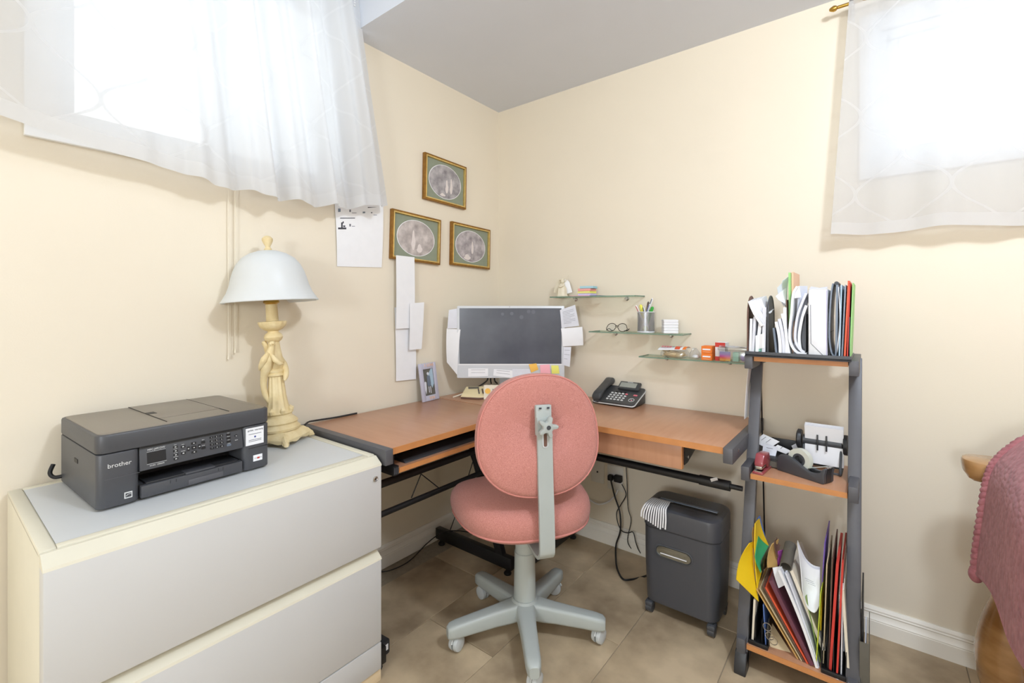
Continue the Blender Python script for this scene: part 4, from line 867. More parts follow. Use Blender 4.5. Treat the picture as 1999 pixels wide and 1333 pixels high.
for (u0, v0, u1, v1, m2) in ((660, 407, 665, 419, 'slate'), (708, 413, 713, 425, 'slate'), (664, 425, 693, 426.5, 'dkink'), (660, 444, 676, 447.5, 'dkink'), (666, 434, 669, 444, 'dkink'), (669, 432, 671, 436, 'dkink'), (682, 437, 685, 442, 'ink'), (682, 409, 685, 415, 'ink'), (687, 415, 696, 416, 'ink'), (724, 414, 727, 419, 'ink'), (729, 419, 736, 420, 'ink'), (718, 404, 735, 406.5, 'dkink'), (687, 441, 693, 442, 'ink'), (670, 440, 674, 443, 'dkink')): ink(u0, v0, u1, v1, m2)
wall_sheet('paper_strip', 'long narrow white paper strip taped over a framed print', ((773, 498), (809, 502), (809, 640), (773, 642)), x=.026, bow=-.003)
wall_sheet('paper_strip', 'lower white paper strip hanging above the small photo frame', ((770, 600), (810, 598), (812, 740), (773, 744)), x=.010, bow=-.004)
wall_sheet('paper_strip', 'short white paper slip overlapping the long strips', ((800, 592), (828, 590), (823, 681), (799, 683)), x=.0335, bow=-.002)

# ------------------------------------------------------------------ glass wall shelves
def glass_shelf(label, X0, X1, z):
    t = thing('glass_shelf', label, 'shelf', ((X0 + X1) / 2, 0, z), 0, 'glass wall shelves')
    G().box(X0, X1, -.119, -.0015, z - .006, z, 0).obj('glass_pane', 'glass', t, True)
    G().box(X0, X1, -.1205, -.119, z - .006, z).box(X0 - .001, X0, -.1205, -.002, z - .006, z).box(X1, X1 + .001, -.1205, -.002, z - .006, z).obj('polished_edge', 'glassedge', t, True)
    for x in (X0 + .09, X1 - .09): G().lathe([(.010, 0), (.010, .006), (.006, .010), (.005, .016)], 14).xf(Matrix.Translation((x, -.0005, z - .014)) @ Matrix.Rotation(PI / 2, 4, 'X')).box(x - .006, x + .006, -.022, -.002, z - .012, z - .0062, .001).obj('clip', 'chrome', t, True)
    return z
S1 = glass_shelf('highest glass wall shelf, holding sticky pads and a cream figurine', .452, .925, 1.268)
S2 = glass_shelf('middle glass wall shelf, holding eyeglasses and a pencil cup', .684, 1.146, 1.092)
S3 = glass_shelf('lowest glass wall shelf, holding a rubber band bag and boxes', .945, 1.402, .984)

# shelf 1: figurine, pads
fp = at(1097, 579, 'y', -.06)
t = thing('figurine', 'cream winged figurine on the highest glass shelf', 'figurine', (fp.x, -.06, S1), .25)
G().lathe([(.030, 0), (.031, .004), (.027, .012), (.026, .03), (.024, .045), (.017, .058), (.013, .066), (.006, .072)], 24, mod=lambda q, z: 1 + .06 * math.cos(q * 9)).obj('robe', 'ceramic', t)
G().ell((.004, -.002, .083), (.011, .012, .013)).obj('head', 'ceramic', t); G().tube([(.012 * math.cos(a), .012 * math.sin(a), .092 + .003 * math.cos(a)) for a in [2 * PI * k / 16 for k in range(16)]], .003, 6, closed=True).obj('hair_wreath', 'ceramic', t)
G().tube(smooth([(-.012, -.014, .056), (-.002, -.026, .052), (.012, -.024, .058), (.016, -.016, .068)]), .005, 8).obj('arm', 'ceramic', t)
for s_, mt in ((-1, 'ceramic'), (1, 'white')):
    G().sheet(lambda u, v: (s_ * (.010 + .042 * u * (1 - .35 * v)), .012 + .006 * u, .012 + .080 * v * (1 - .35 * u * u) + .012 * u), 6, 8, .003).obj('wing', mt, t)
G().tube(smooth([(.018, .0, .08), (.03, -.004, .098), (.036, -.004, .112)]), [.003, .002, .002, .002, .002, .002, .002, .002, .002, .002, .002, .002, .0015], 6).obj('flower_stem', 'ceramic', t)
nx = at(1134, 577, 'y', -.09).x
o = G().box(nx - .05, nx + .062, -.118, -.04, S1, S1 + .0025, .0005).obj('note_card', 'stickyp'); tag(o, 'flat pink card under the sticky pads on the glass shelf', 'card')
o = G().box(nx + .066, nx + .122, -.117, -.05, S1, S1 + .0025, .0005).obj('note_card', 'slate'); tag(o, 'flat slate grey card beside the sticky pads on the glass shelf', 'card')
zz = S1 + .0028
for k, (nm, mt, h, ox, rz) in enumerate((('lilac', 'stickyl', .0115, .010, .02), ('yellow', 'stickyy', .0115, .008, -.03), ('coral', 'stickyc', .013, .009, .04), ('pale blue', 'stickyb', .012, .018, .16))):
    tt = thing('sticky_pad', f'{nm} sticky note pad in the stack on the highest glass shelf', 'note pad', (nx + ox + .02, -.078, zz), rz, 'stack of sticky note pads'); G().box(-.035, .035, -.034, .034, 0, h - .0006, .0006, 1).obj('pad', mt, tt)
    for j in range(2): G().box(-.0352, .0352, -.0344, -.0338, h * (j + 1) / 3, h * (j + 1) / 3 + .0006).obj('page_edge', 'paper', tt)
    zz += h

# shelf 2: glasses, pencil cup, paper cube
gp = at(1207, 645, 'y', -.075)
t = thing('eyeglasses', 'dark-framed eyeglasses resting upside down on the glass shelf', 'glasses', (gp.x, -.075, S2), .12)
for s_ in (-1, 1):
    rim_ = [(s_ * .026 + .023 * math.cos(a) + (.004 * s_ if math.sin(a) < 0 else 0), -.022 + .008 * math.sin(a), .0215 + .019 * math.sin(a)) for a in [2 * PI * k / 28 for k in range(28)]]
    rm = G().tube(rim_, .0017, 6, closed=True).obj('rim', 'wire', t); G().prism([Vector(p) for p in rim_], (0, .001, 0)).obj('lens', 'lens', rm)
    G().tube(smooth([(s_ * .051, -.024, .008), (s_ * .050, .01, .014), (s_ * .040 - .012, .05, .0035), (s_ * .03 - .02, .062, .0025)]), .0022, 6).obj('temple_arm', 'black' if s_ > 0 else 'wire', t)
G().tube(smooth([(-.008, -.023, .026), (0, -.022, .030), (.008, -.023, .026)]), .0016, 6).obj('bridge', 'wire', t)
cpx = at(1261, 648, 'y', -.066)
t = thing('pencil_cup', 'silver wire mesh pencil cup on the middle glass shelf', 'cup', (cpx.x, -.066, S2))
g = G(); uvs = []
for j in range(7):
    for k in range(41): a = 2 * PI * k / 40; g.v.append((.039 * math.cos(a), .039 * math.sin(a), .004 + .092 * j / 6)); uvs.append((k / 40, j / 6))
for j in range(6):
    for k in range(40): q = j * 41 + k; g.f.append((q, q + 1, q + 42, q + 41))
g.uv = uvs; g.obj('mesh_wall', 'cupmesh', t)
G().lathe([(.039, 0), (.0405, .003), (.039, .007), (.002, .006), (.002, 0)], 32).obj('foot', 'sil', t); G().tube([(.039 * math.cos(2 * PI * k / 32), .039 * math.sin(2 * PI * k / 32), .097) for k in range(32)], .0022, 6, closed=True).obj('rim', 'sil', t)
for nm, label, base_, tip, r, mt, cm in (
    ('pen', 'white pen with red clip in the pencil cup', (.01, -.006, .009), (-.046, -.010, .128), .0042, 'white', 'penred'),
    ('highlighter', 'yellow highlighter in the pencil cup', (-.002, .012, .009), (-.022, -.012, .132), .0075, 'penyel', 'penyel'),
    ('pen', 'white pen with dark clip in the pencil cup', (.016, -.014, .009), (-.005, -.020, .122), .0045, 'white', 'dkink'),
    ('pen', 'brown-grey pen standing at the back of the pencil cup', (-.01, .008, .009), (.006, .016, .146), .0055, 'olivegrey', 'brown'),
    ('pen', 'tall white and navy pen leaning in the pencil cup', (-.022, -.004, .009), (.032, .0, .162), .005, 'white', 'pengry'),
    ('pen', 'white pen with blue clip leaning in the pencil cup', (-.018, -.016, .009), (.026, -.018, .134), .0045, 'white', 'bluepr'),
    ('marker', 'green marker leaning in the pencil cup', (-.008, .0, .009), (.036, -.008, .122), .0075, 'pengrn', 'pengrn')):
    a = Vector(base_); b2 = Vector(tip); dv = (b2 - a); tt = thing(nm, label, nm, (cpx.x + a.x, -.066 + a.y, S2 + a.z)); z_ = Vector((0, 0, 0))
    G().tube([z_, dv * .6, dv * .62], [r, r, r * .96], 10).obj('barrel', mt, tt); G().tube([dv * .62, dv * .95, dv], [r * 1.05, r, r * .5], 10).obj('cap', mt if nm == 'pen' else cm, tt); G().tube([dv * .72 + Vector((0, -r * 1.1, 0)), dv * .97 + Vector((0, -r * 1.15, 0))], r * .42, 6).obj('clip', cm, tt)
q = thing('scrap_ball', 'crumpled yellow-green note at the bottom of the pencil cup', 'paper', (cpx.x + .006, -.066 - .020, S2 + .0075)); G().lathe([(.004, 0), (.012, .004), (.013, .012), (.007, .022), (.002, .026)], 7, mod=lambda a, z: 1 + .25 * math.sin(5 * a + z * 300)).obj('paper', 'lime', q, angle=10)
wp = at(1307, 648, 'y', -.066)
t = thing('memo_cube', 'white memo cube of loose paper on the middle glass shelf', 'note pad', (wp.x, -.062, S2), .5)
for k in range(5): G().box(-.032 + .0006 * (k % 2), .032 + .0006 * (k % 2), -.032, .032, .0126 * k, .0126 * k + .0122, .002, 1).obj('sheet_block', 'paper', t)

# shelf 3: rubber bands, boxes
rp_ = at(1317, 697, 'y', -.07)
t = thing('rubber_band_bag', 'clear bag of tan rubber bands with white and orange header', 'bag', (rp_.x, -.07, S3))
rg = []
for s_, z in ((.80, .0), (1.0, .006), (1.02, .018), (.86, .034), (.5, .046)):
    rg.append([(sup(.062, .036, 2 * PI * k / 28, 3)[0] * s_, sup(.062, .036, 2 * PI * k / 28, 3)[1] * s_, z + .0005 + .003 * math.sin(k * 1.9) * (z > .01)) for k in range(28)])
G().rings(rg).obj('film', 'clear', t)
G().ell((-.002, -.004, .015), (.048, .026, .013), 16, 8).obj('band_pile', 'straw', t)
for k in range(60):
    a = random.uniform(0, 2 * PI); c2 = Vector((random.uniform(-.042, .042), random.uniform(-.030, .014), random.uniform(.006, .026))); e = Vector((math.cos(a), math.sin(a) * .6, random.uniform(-.4, .4))) * random.uniform(.008, .014); f2 = Vector((-e.y, e.x, e.z)) * .35
    G().tube([c2 + e * math.cos(2 * PI * j / 10) + f2 * math.sin(2 * PI * j / 10) for j in range(10)], .0015, 4, closed=True).obj('rubber_band', 'straw', t)
hdr = G().sheet(lambda u, v: (-.064 + .122 * u + .006 * v, -.040 + .055 * v, .024 + .020 * math.sin(PI * (.15 + .6 * v)) + .006 * u), 8, 6, .0008).obj('header_card', 'paper', t)
G().sheet(lambda u, v: (.012 + .022 * u, -.038 + .046 * v, .0285 + .020 * math.sin(PI * (.15 + .6 * v)) + .003), 3, 4, .0005).obj('header_print', 'orred', hdr); G().sheet(lambda u, v: (.046 + .014 * u + .006 * v, -.040 + .055 * v, .0305 + .020 * math.sin(PI * (.15 + .6 * v)) + .0012), 3, 4, .0005).obj('header_print', 'orange', hdr)
for k in range(4): G().sheet(lambda u, v: (-.05 + .012 * k + .009 * u, -.030 + .012 * v, .0312 + .020 * math.sin(PI * (.3 + .15 * v))), 2, 2, .0004).obj('header_print', 'pinkkey', hdr)
cp_ = at(1357, 699, 'y', -.075)
t = thing('plastic_bag', 'small crumpled clear plastic bag between rubber bands and orange boxes', 'bag', (cp_.x, -.078, S3))
G().rings([[(sup(.024, .028, 2 * PI * k / 20, 2.6)[0] * s_ * (1 + .1 * math.sin(k * 2.3)), sup(.024, .028, 2 * PI * k / 20, 2.6)[1] * s_, z + .0005 + (.004 * math.sin(k * 3.1) if z > .01 else 0)) for k in range(20)] for s_, z in ((.8, 0), (1, .006), (.9, .022), (.55, .036), (.25, .046))]).obj('film', 'clear', t)
G().ell((.004, 0, .010), (.016, .016, .008), 10, 6).obj('contents', 'white', t)
def carton(label, cx_, cy_, z, w, dd, h, mt, band=None, rz=0., grp=None):
    t = thing('carton', label, 'box', (cx_, cy_, z), rz, grp); G().box(-w / 2, w / 2, -dd / 2, dd / 2, 0, h, .0008, 1).obj('box', mt, t)
    for (x_0, x_1, za, zb, m2) in band or (): G().box(x_0, x_1, -dd / 2 - .0006, -dd / 2, za, zb).obj('print_band', m2, t)
    return t
ox = at(1379, 702, 'y', -.112).x
for k, nm in enumerate(('lower', 'upper')):
    carton(f'{nm} orange staple box of the stacked pair on the lowest glass shelf', ox, -.083, S3 + .0305 * k, .043, .055, .030, 'orange', ((-.016, .016, .013, .019, 'paper'), (-.014, .014, .0045, .006, 'salmon')))
wx_ = at(1399, 702, 'y', -.10).x
carton('tall white box with red ends beside the orange staple boxes', wx_ + .012, -.062, S3, .040, .06, .077, 'paper', ((-.02, .02, .058, .077, 'red'), (-.02, .02, .0, .018, 'red')))
cx2 = at(1430, 703, 'y', -.08).x
t = thing('plastic_case', 'clear plastic case with a sunset picture on the lowest glass shelf', 'case', (cx2 + .003, -.088, S3))
G().box(-.05, .058, -.026, .026, 0, .046, .003).obj('case', 'clear', t); lid_ = G().box(-.054, .062, -.029, .029, .046, .060, .005).obj('lid', 'clear', t)
G().sheet(lambda u, v: (-.05 + .10 * u, -.02 + .04 * v, .0615 + .003 * math.sin(9 * u + 4 * v)), 6, 4, .001).obj('film_wrap', 'paper2', lid_)
G().box(-.046, -.004, -.0255, -.0235, .004, .042).obj('picture_card', 'rainbow', t); G().box(.004, .026, -.02, .018, .003, .040).obj('contents', 'teal', t); G().ell((.042, -.004, .020), (.013, .018, .017), 12, 8).obj('contents', 'purple', t)

# ------------------------------------------------------------------ black desk telephone
tp = at(1200, 794, 'z', DZ)
t = thing('desk_telephone', 'black corded desk telephone with display on the desk by the wall', 'telephone', (.832, -.090, DZ + .0004), .0)
PWD, PDP = .212, .150
def tz(y): return .016 + (y + .075) * .36
bsz = G().prism([(-PWD / 2, -.066, .003), (-PWD / 2, .066, .003), (-PWD / 2, .066, tz(.066) - .010), (-PWD / 2, -.066, .010)], (PWD, 0, 0), .004).obj('base', 'black', t)
def plate(w, h, r, z0, z1, cy=0., cx=0.): return G().rings([[(X + cx, Y, tz(Y) + zz_) for X, Y in rrect(w, h, r, 6, 0, cy)] for zz_ in (z0, z1)])
plate(PWD + .006, PDP + .004, .016, -.009, -.005).obj('silver_trim', 'keyw', t); plate(PWD, PDP, .015, -.006, .002).obj('top_shell', 'phone', t)
sc = G().obb((.030, .055, tz(.055) + .016), (.108, .052, .016), Matrix.Rotation(.62, 3, 'X'), .005).obj('display_hood', 'phone', t)
G().obb((.026, .0495, tz(.055) + .0225), (.084, .032, .003), Matrix.Rotation(.62, 3, 'X'), .001, 1).obj('display', 'lcd', sc); G().obb((.030, .066, tz(.055) + .034), (.028, .002, .002), Matrix.Rotation(.62, 3, 'X')).obj('brand_mark', 'keyw', sc)
for i in range(5):
    for j in range(4): G().obb((-.037 + i * .0185 - j * .0, -.052 + j * .0185, tz(-.052 + j * .0185) + .004), (.012, .0085, .006), Matrix.Rotation(.345, 3, 'X'), .0018, 1).obj('key', 'pinkkey' if (i == 4 and j == 3) else 'keyw', t)
G().obb((.082, .002, tz(.002) + .004), (.019, .011, .005), Matrix.Rotation(.345, 3, 'X'), .002, 1).obj('message_key', 'pinkkey', t)
for x in (-.03, -.008, .014): G().obb((x + .01, .019, tz(.019) + .003), (.012, .004, .004), Matrix.Rotation(.345, 3, 'X')).obj('soft_key', 'black', t)
G().tube([(.080 + .013 * math.cos(a), -.040 + .013 * math.sin(a), tz(-.040 + .013 * math.sin(a)) + .0035) for a in [2 * PI * k / 24 for k in range(24)]], .0012, 6, closed=True).obj('navigation_ring', 'keyw', t)
G().ell((.080, -.040, tz(-.04) + .003), (.004, .004, .002), 10, 6).obj('navigation_key', 'stickyp', t)
rr = []
for s_, zoff, w, h in ((0, .016, .036, .012), (.03, .026, .046, .026), (.12, .033, .048, .030), (.3, .040, .044, .020), (.5, .043, .042, .018), (.7, .042, .044, .022), (.9, .037, .050, .034), (.975, .032, .046, .030), (1., .026, .034, .014)):
    y = -.075 + .165 * s_; rr.append([(-.086 + X * 1., y, tz(y) + zoff * .62 + Z) for X, Z in rrect(w, h, min(w, h) * .42, 4)])
G().rings(rr).obj('handset', 'phone', t, angle=60)
G().tube([(-.07 + .0, -.078, .012)] + [(-.096 + .004 * math.cos(k * 1.3), -.085 + k * .0022 , .008 + .004 * math.sin(k * 1.3)) for k in range(30)], .0015, 5).obj('coiled_cord', 'cord', t)
# ------------------------------------------------------------------ top shelf of the tower: sorter and its papers
ZT = SHZ['top']
t = thing('desk_sorter', 'black mesh desk sorter with arched dividers on the topmost tower shelf', 'organizer', (1.60, -.26, ZT))
tx0, tx1, ty0, ty1 = 1.448, 1.752, -.392, -.13
G().box(tx0, tx1, ty0, ty1, ZT, ZT + .010, .002).box(tx0, tx1, ty0, ty0 + .006, ZT + .001, ZT + .018, .002).obj('tray', 'dkgrey', t, True)
def divider(x, y0, y1, h, mt='dkgrey'):
    r = (y1 - y0) / 2; pts = [(x, y0, ZT + .010)] + [(x, (y0 + y1) / 2 - r * math.cos(PI * k / 14), ZT + h - r * 1.25 + r * 1.25 * math.sin(PI * k / 14)) for k in range(15)] + [(x, y1, ZT + .010)]
    dv = G().prism(pts, (.0016, 0, 0)).obj('divider', mt, t, True); G().tube([(p[0] + .0008, p[1], p[2]) for p in pts], .0028, 6).obj('divider_rim', mt, dv); 
    bpy.context.view_layer.update(); dv.children[0].data.transform(Matrix.Translation(-t.location)); return dv
divider(1.4535, -.376, -.25, .212, 'brown'); divider(1.5165, -.376, -.25, .212)
for x, h in ((1.6265, .15), (1.6935, .20), (1.7455, .14)): G().box(x, x + .002, -.37, -.18, ZT + .010, ZT + h).obj('divider', 'dkgrey', t, True)
ZS = ZT + .0105
def slab(name, label, fb, ft, yf, yb, th, mt, cat='folder', grp=None, z=None, bend=0., raise_back=0., lines=0):
    """thin upright item: front edge given by two photo points in its own vertical plane y = yf"""
    a = at(fb[0], fb[1], 'y', yf); b2 = at(ft[0], ft[1], 'y', yf)
    if z is not None:
        lean = abs(b2.x - a.x) / max((b2 - a).length, 1e-6); a = Vector((a.x, yf, z + th * .5 * lean + .0006))
    t = thing(name, label, cat, (a.x, yf, a.z), 0, grp); n_ = 8; g = G(); dv = b2 - a
    def f(u, v):
        p = a + dv * v; k = bend * math.sin(PI * v); return Vector((p.x + k, yf + (yb - yf) * u, p.z + raise_back * u * v))
    off = Vector((th / 2, 0, 0))
    def fs(u, v): return f(u, v) + off
    g.sheet(fs, 4, n_ if bend else 2, th); g.obj('body', mt, t, True)
    for k in range(lines): G().sheet(lambda u, v: fs(u, .1 + .8 * v) + Vector((th * .5 + .0008 + .0006 * k, 0, 0)), 3, n_, .0005).obj('inner_sheet', 'paper', t, True)
    return t
EG = 'letters in the desk sorter'
for k, (fb, ft, th, mt, lab) in enumerate((
    ((1462, 692), (1464, 622), .008, 'paper', 'white letter against the outer arched divider'),
    ((1467, 692), (1471, 618), .008, 'paper2', 'grey-white letter standing second from the outer arched divider'),
    ((1474, 692), (1483, 612), .010, 'paper', 'cream letter leaning in the arched sorter slot'),
    ((1487, 692), (1489, 600), .011, 'paper2', 'pale letter against the inner arched divider'))):
    slab('letter', lab, fb, ft, -.372, -.26, th, mt, 'letter', EG, z=ZS)
for k, lab in enumerate(('foremost', 'second', 'third', 'fourth', 'rearmost')):
    a, b2 = at(1462 + k * 5.5, 588 - k * 1.2, 'y', -.378 + k * .004), at(1488 + k * 3.0, 636 - k * 6, 'y', -.378 + k * .004)
    tt = thing('envelope', f'{lab} envelope of the slanted bundle between the arched dividers', 'envelope', b2, 0, 'slanted envelope bundle')
    G().quad(a, a + Vector((0, .10, .012)), b2 + Vector((0, .10, .012)), b2, .0075, 2, 4, .004).obj('sheet', 'paper' if k % 2 == 0 else 'paper2', tt, True)
    G().quad(a + Vector((.0044, -.0004, 0)), a + Vector((.0044, .05, .006)), b2 + Vector((.0044, .05, .006)), b2 + Vector((.0044, -.0004, 0)), .0006, 2, 4, .004).obj('flap', 'paper', tt, True)
a = at(1483, 690, 'y', -.374); tt = thing('paper_wad', 'mint green tissue bundle at the bottom of the arched sorter slot', 'paper', (a.x, -.34, ZS))
G().rings([[(.019 * s_ * math.cos(q) + dx, .030 * math.sin(q) * s_, z) for q in [2 * PI * k / 18 for k in range(18)]] for s_, dx, z in ((.7, -.006, 0), (1, -.004, .008), (.95, .0, .030), (.8, .002, .052), (.5, .004, .068))]).obj('tissue', 'teal', tt, angle=25)
G().sheet(lambda u, v: (-.014 + .030 * u, -.031 + .004 * math.sin(7 * u), .012 + .050 * v + .01 * u), 4, 4, .002).obj('wrapper', 'paper', tt)
for k, (fb, ft, th, mt, bend, lab) in enumerate((
    ((1514, 693), (1508, 640), .006, 'slate', 0, 'grey-blue letter just right of the inner arched divider'),
    ((1520, 694), (1512, 628), .009, 'paper', .004, 'torn white sheet right of the inner arched divider'),
    ((1527, 697), (1518, 622), .009, 'paper2', .004, 'second torn white sheet right of the inner arched divider'),
    ((1533, 698), (1524, 612), .008, 'paper', .005, 'curled white sheet spilling over the sorter tray edge'),
    ((1538, 696), (1529, 600), .008, 'paper', -.004, 'tall white sheet in front of the green sorter folder'))):
    slab('paper_sheet', lab, fb, ft, -.385 + .003 * k, -.27, th, mt, 'paper', 'loose sheets in the sorter', z=ZS + (.008 if False else 0), bend=bend)
for k, (q4, lab) in enumerate(((((1514, 578), (1533, 560), (1535, 596), (1528, 590)), 'fanned white sheet sticking up beside the green sorter folder'), (((1517, 562), (1530, 545), (1535, 590), (1530, 598)), 'second fanned white sheet beside the green sorter folder'), (((1527, 548), (1538, 538), (1538, 605), (1533, 600)), 'tallest fanned white sheet beside the green sorter folder'))):
    ps = [at(u, v, 'y', -.33 + k * .012) for u, v in q4]; tt = thing('paper_sheet', lab, 'paper', ps[3], 0, 'fanned sheets by the green folder'); ps[1] = ps[1] + Vector((0, .03, 0)); G().quad(*ps, .001, 3, 4, .006).obj('sheet', ('paper', 'paper2', 'paper')[k], tt, True)
slab('paper_sheet', 'brown-edged sheet between white sheets and green sorter folder', (1537, 694), (1534, 585), -.355, -.2, .003, 'brown', 'paper', z=ZS)
slab('folder', 'pale green folder standing tallest in the sorter', (1540, 694), (1539, 532), -.34, -.16, .006, 'ltgreen', z=ZS)
slab('folder', 'salmon folder standing behind the pale green sorter folder', (1546, 694), (1545, 531), -.32, -.15, .006, 'salmon', z=ZS)
# curved white brochure and its inserts
def curl(name, label, x0, z0, pts, yb, yf, mt, th=.0012, cat='paper'):
    P = smooth([at(u, v, 'y', yf) for u, v in pts], 4); t = thing(name, label, cat, P[0]); m2 = len(P) - 1
    def f(u, v):
        i = v * m2; k = min(int(i), m2 - 1); q = P[k].lerp(P[k + 1], i - k); return Vector((q.x, yf + (yb - yf) * u, q.z))
    G().sheet(f, 3, m2, th).obj('sheet', mt, t, True); return t
curl('brochure', 'large white brochure curving in the sorter beside the wide white binder', 0, 0, ((1574, 691), (1556, 688), (1544, 672), (1541, 650), (1545, 610), (1548, 575), (1556, 559)), -.22, -.372, 'paper', .007)
curl('brochure', 'grey-white inner brochure page in the sorter', 0, 0, ((1572, 688), (1560, 680), (1552, 660), (1556, 620), (1566, 590), (1574, 572)), -.22, -.366, 'paper2', .007)
curl('brochure', 'narrow torn white page inside the curved brochure', 0, 0, ((1568, 689), (1562, 680), (1560, 655), (1566, 620), (1574, 596)), -.24, -.36, 'paper', .008)
ps = [at(u, v, 'y', -.355) for u, v in ((1552, 562), (1560, 558), (1564, 580), (1546, 583))]; tt = thing('folded_leaflet', 'folded white leaflet corner standing behind the curved brochure', 'paper', ps[3]); G().quad(ps[0], ps[1], ps[2], ps[3], .001, 2, 2).obj('sheet', 'paper', tt, True); q1, q2 = at(1576, 558, 'y', -.30), at(1576, 690, 'y', -.30); G().quad(ps[1], q1, q2, at(1549, 690, 'y', -.34), .001, 2, 2).obj('back_sheet', 'paper2', tt, True)
a, b2 = at(1577.5, 690, 'y', -.37), at(1616, 690, 'y', -.37)
t = thing('wide_envelope', 'wide white padded envelope standing in the sorter like a binder', 'envelope', ((a.x + b2.x) / 2, -.37, ZS))
hz = at(1597, 561, 'y', -.37).z - ZS; hw = (b2.x - a.x) / 2
G().box(-hw, hw, 0, .16, 0, hz - .004, .006).obj('body', 'paper', t); G().prism([(-hw + .002, .0, hz - .006), (hw - .002, 0, hz - .006), (hw - .004, .05, hz + .004), (0, .03, hz - .012), (-hw + .004, .05, hz + .006)], (0, .002, 0)).obj('flap', 'paper2', t)
G().tube([(-hw + .007, -.0004, hz * .75), (-hw + .008, -.0006, .042), (hw - .012, -.0006, .004)], .0008, 5).obj('fold_crease', 'ink', t); G().tube([(hw - .003, -.0002, .004), (hw - .003, -.0002, hz - .01)], .001, 5).obj('side_seam', 'stickyl', t)
curl('plastic_sleeve', 'slate blue plastic sleeve bulging beside the wide white envelope', 0, 0, ((1633, 696), (1624, 690), (1619, 660), (1620, 610), (1623, 570), (1626, 553)), -.2, -.376, 'slate', .004, 'folder')
for lab, fb, ft, mt, th, be in (('slate blue folder standing behind the plastic sleeve', (1630, 694), (1632, 556), 'slate', .006, 0.), ('white folded sheet between slate blue folders', (1632, 694), (1636, 560), 'paper', .002, .006), ('pale blue folder standing between slate folders', (1637, 692), (1641, 556), 'sky', .004, 0), ('dark slate folder left of the red sorter folder', (1642, 690), (1649, 556), 'slate', .004, 0),
    ('orange-red folder standing in the sorter', (1647, 697), (1655, 548), 'orred', .005, 0), ('red folder standing beside the light green sorter folder', (1653, 696), (1658, 552), 'red', .003, 0), ('light green folder at the outer end of the sorter', (1658, 694), (1664, 552), 'ltgreen', .003, 0)):
    slab('folder', lab, fb, ft, -.368, -.17, th, mt, z=ZS, bend=be)
tt = thing('sleeve_clip', 'dark round binder tube tucked behind the slate blue sleeve', 'tube', at(1633, 553, 'y', -.34)); G().cyl(at(1633, 553, 'y', -.34), at(1633, 553, 'y', -.34) + Vector((0, .12, 0)), .0065, n=14).obj('tube', 'dkgrey', tt, True)
slab('hanging_sheet', 'white sheet hanging edge-on along the tower post above the desk', (1453, 818), (1461, 716), -.30, -.17, .001, 'paper', 'paper', bend=-.002)

# ------------------------------------------------------------------ middle shelf: stapler, tape, card file, receipts
ZM = SHZ['mid']
t = thing('stapler', 'small dark red stapler on the middle tower shelf', 'stapler', (1.494, -.425, ZM + .0002), -.10)
G().box(-.017, .017, 0, .105, 0, .008, .003).obj('base', 'stapler', t); G().box(-.012, .012, .004, .03, .008, .011).obj('anvil', 'chrome', t)
G().prism([(-.014, .012, .024), (-.014, .014, .040), (-.014, .03, .064), (-.014, .09, .060), (-.014, .105, .03), (-.014, .09, .008), (-.014, .07, .01), (-.014, .06, .026)], (.028, 0, 0), .004).obj('arm', 'stapler', t); G().box(-.011, .011, .008, .09, .016, .026, .001).obj('magazine', 'chrome', t)
a, b2 = at(1516, 917, 'z', ZM), at(1608, 947, 'z', ZM)
t = thing('tape_dispenser', 'dark grey weighted tape dispenser on the middle tower shelf', 'tape dispenser', ((a.x + b2.x) / 2, (a.y + b2.y) / 2, ZM + .0002), math.atan2(b2.y - a.y, b2.x - a.x))
prof = [(-.078, 0), (.076, 0), (.080, .006), (.080, .030), (.084, .050), (.078, .052), (.066, .036), (.052, .028), (.034, .027), (.014, .034), (-.004, .044), (-.022, .054), (-.044, .060), (-.066, .058), (-.074, .050), (-.079, .02)]
for y0, y1 in ((0, .014), (.040, .054)): G().prism([(x, y0, z) for x, z in prof], (0, y1 - y0, 0), .003).obj('side_shell', 'dkgrey', t)
G().prism([(x, .014, z) for x, z in [(-.078, 0), (.076, 0), (.080, .006), (.080, .030), (.084, .050), (.078, .052), (.066, .034), (.05, .024), (-.02, .014), (-.055, .014), (-.055, .050), (-.07, .052)]], (0, .026, 0)).obj('core', 'blackpl', t)
def ring(r0, r1, y0, y1, c2): return G().lathe([(r0, y0), (r1, y0), (r1, y1), (r0, y1), (r0, y0)], 32, cap=False).xf(Matrix.Translation(c2) @ Matrix.Rotation(-PI / 2, 4, 'X'))
ring(.021, .037, 0, .019, (-.012, .0175, .052)).obj('tape_roll', 'tapeM', t); ring(.014, .021, 0, .021, (-.012, .0165, .052)).obj('tape_hub', 'dkgrey', t)
G().quad((.012, .018, .030), (.012, .036, .030), (.074, .036, .054), (.074, .018, .054), .0006).obj('tape_tail', 'tapeM', t); G().box(.076, .086, .013, .041, .050, .0545, .0006).obj('cutter', 'chrome', t)
ra, rb_ = at(1572, 858, 'y', -.235), at(1648, 868, 'y', -.235)
t = thing('rotary_card_file', 'black rotary card file with white cards on the middle tower shelf', 'card file', ((ra.x + rb_.x) / 2 - .006, -.235, ZM + .0002), -.02); w = (rb_.x - ra.x) / 2; zc = (ra.z + rb_.z) / 2 - ZM
G().cyl((-w, 0, zc), (w, 0, zc), .018, n=24).obj('spindle', 'dkgrey', t)
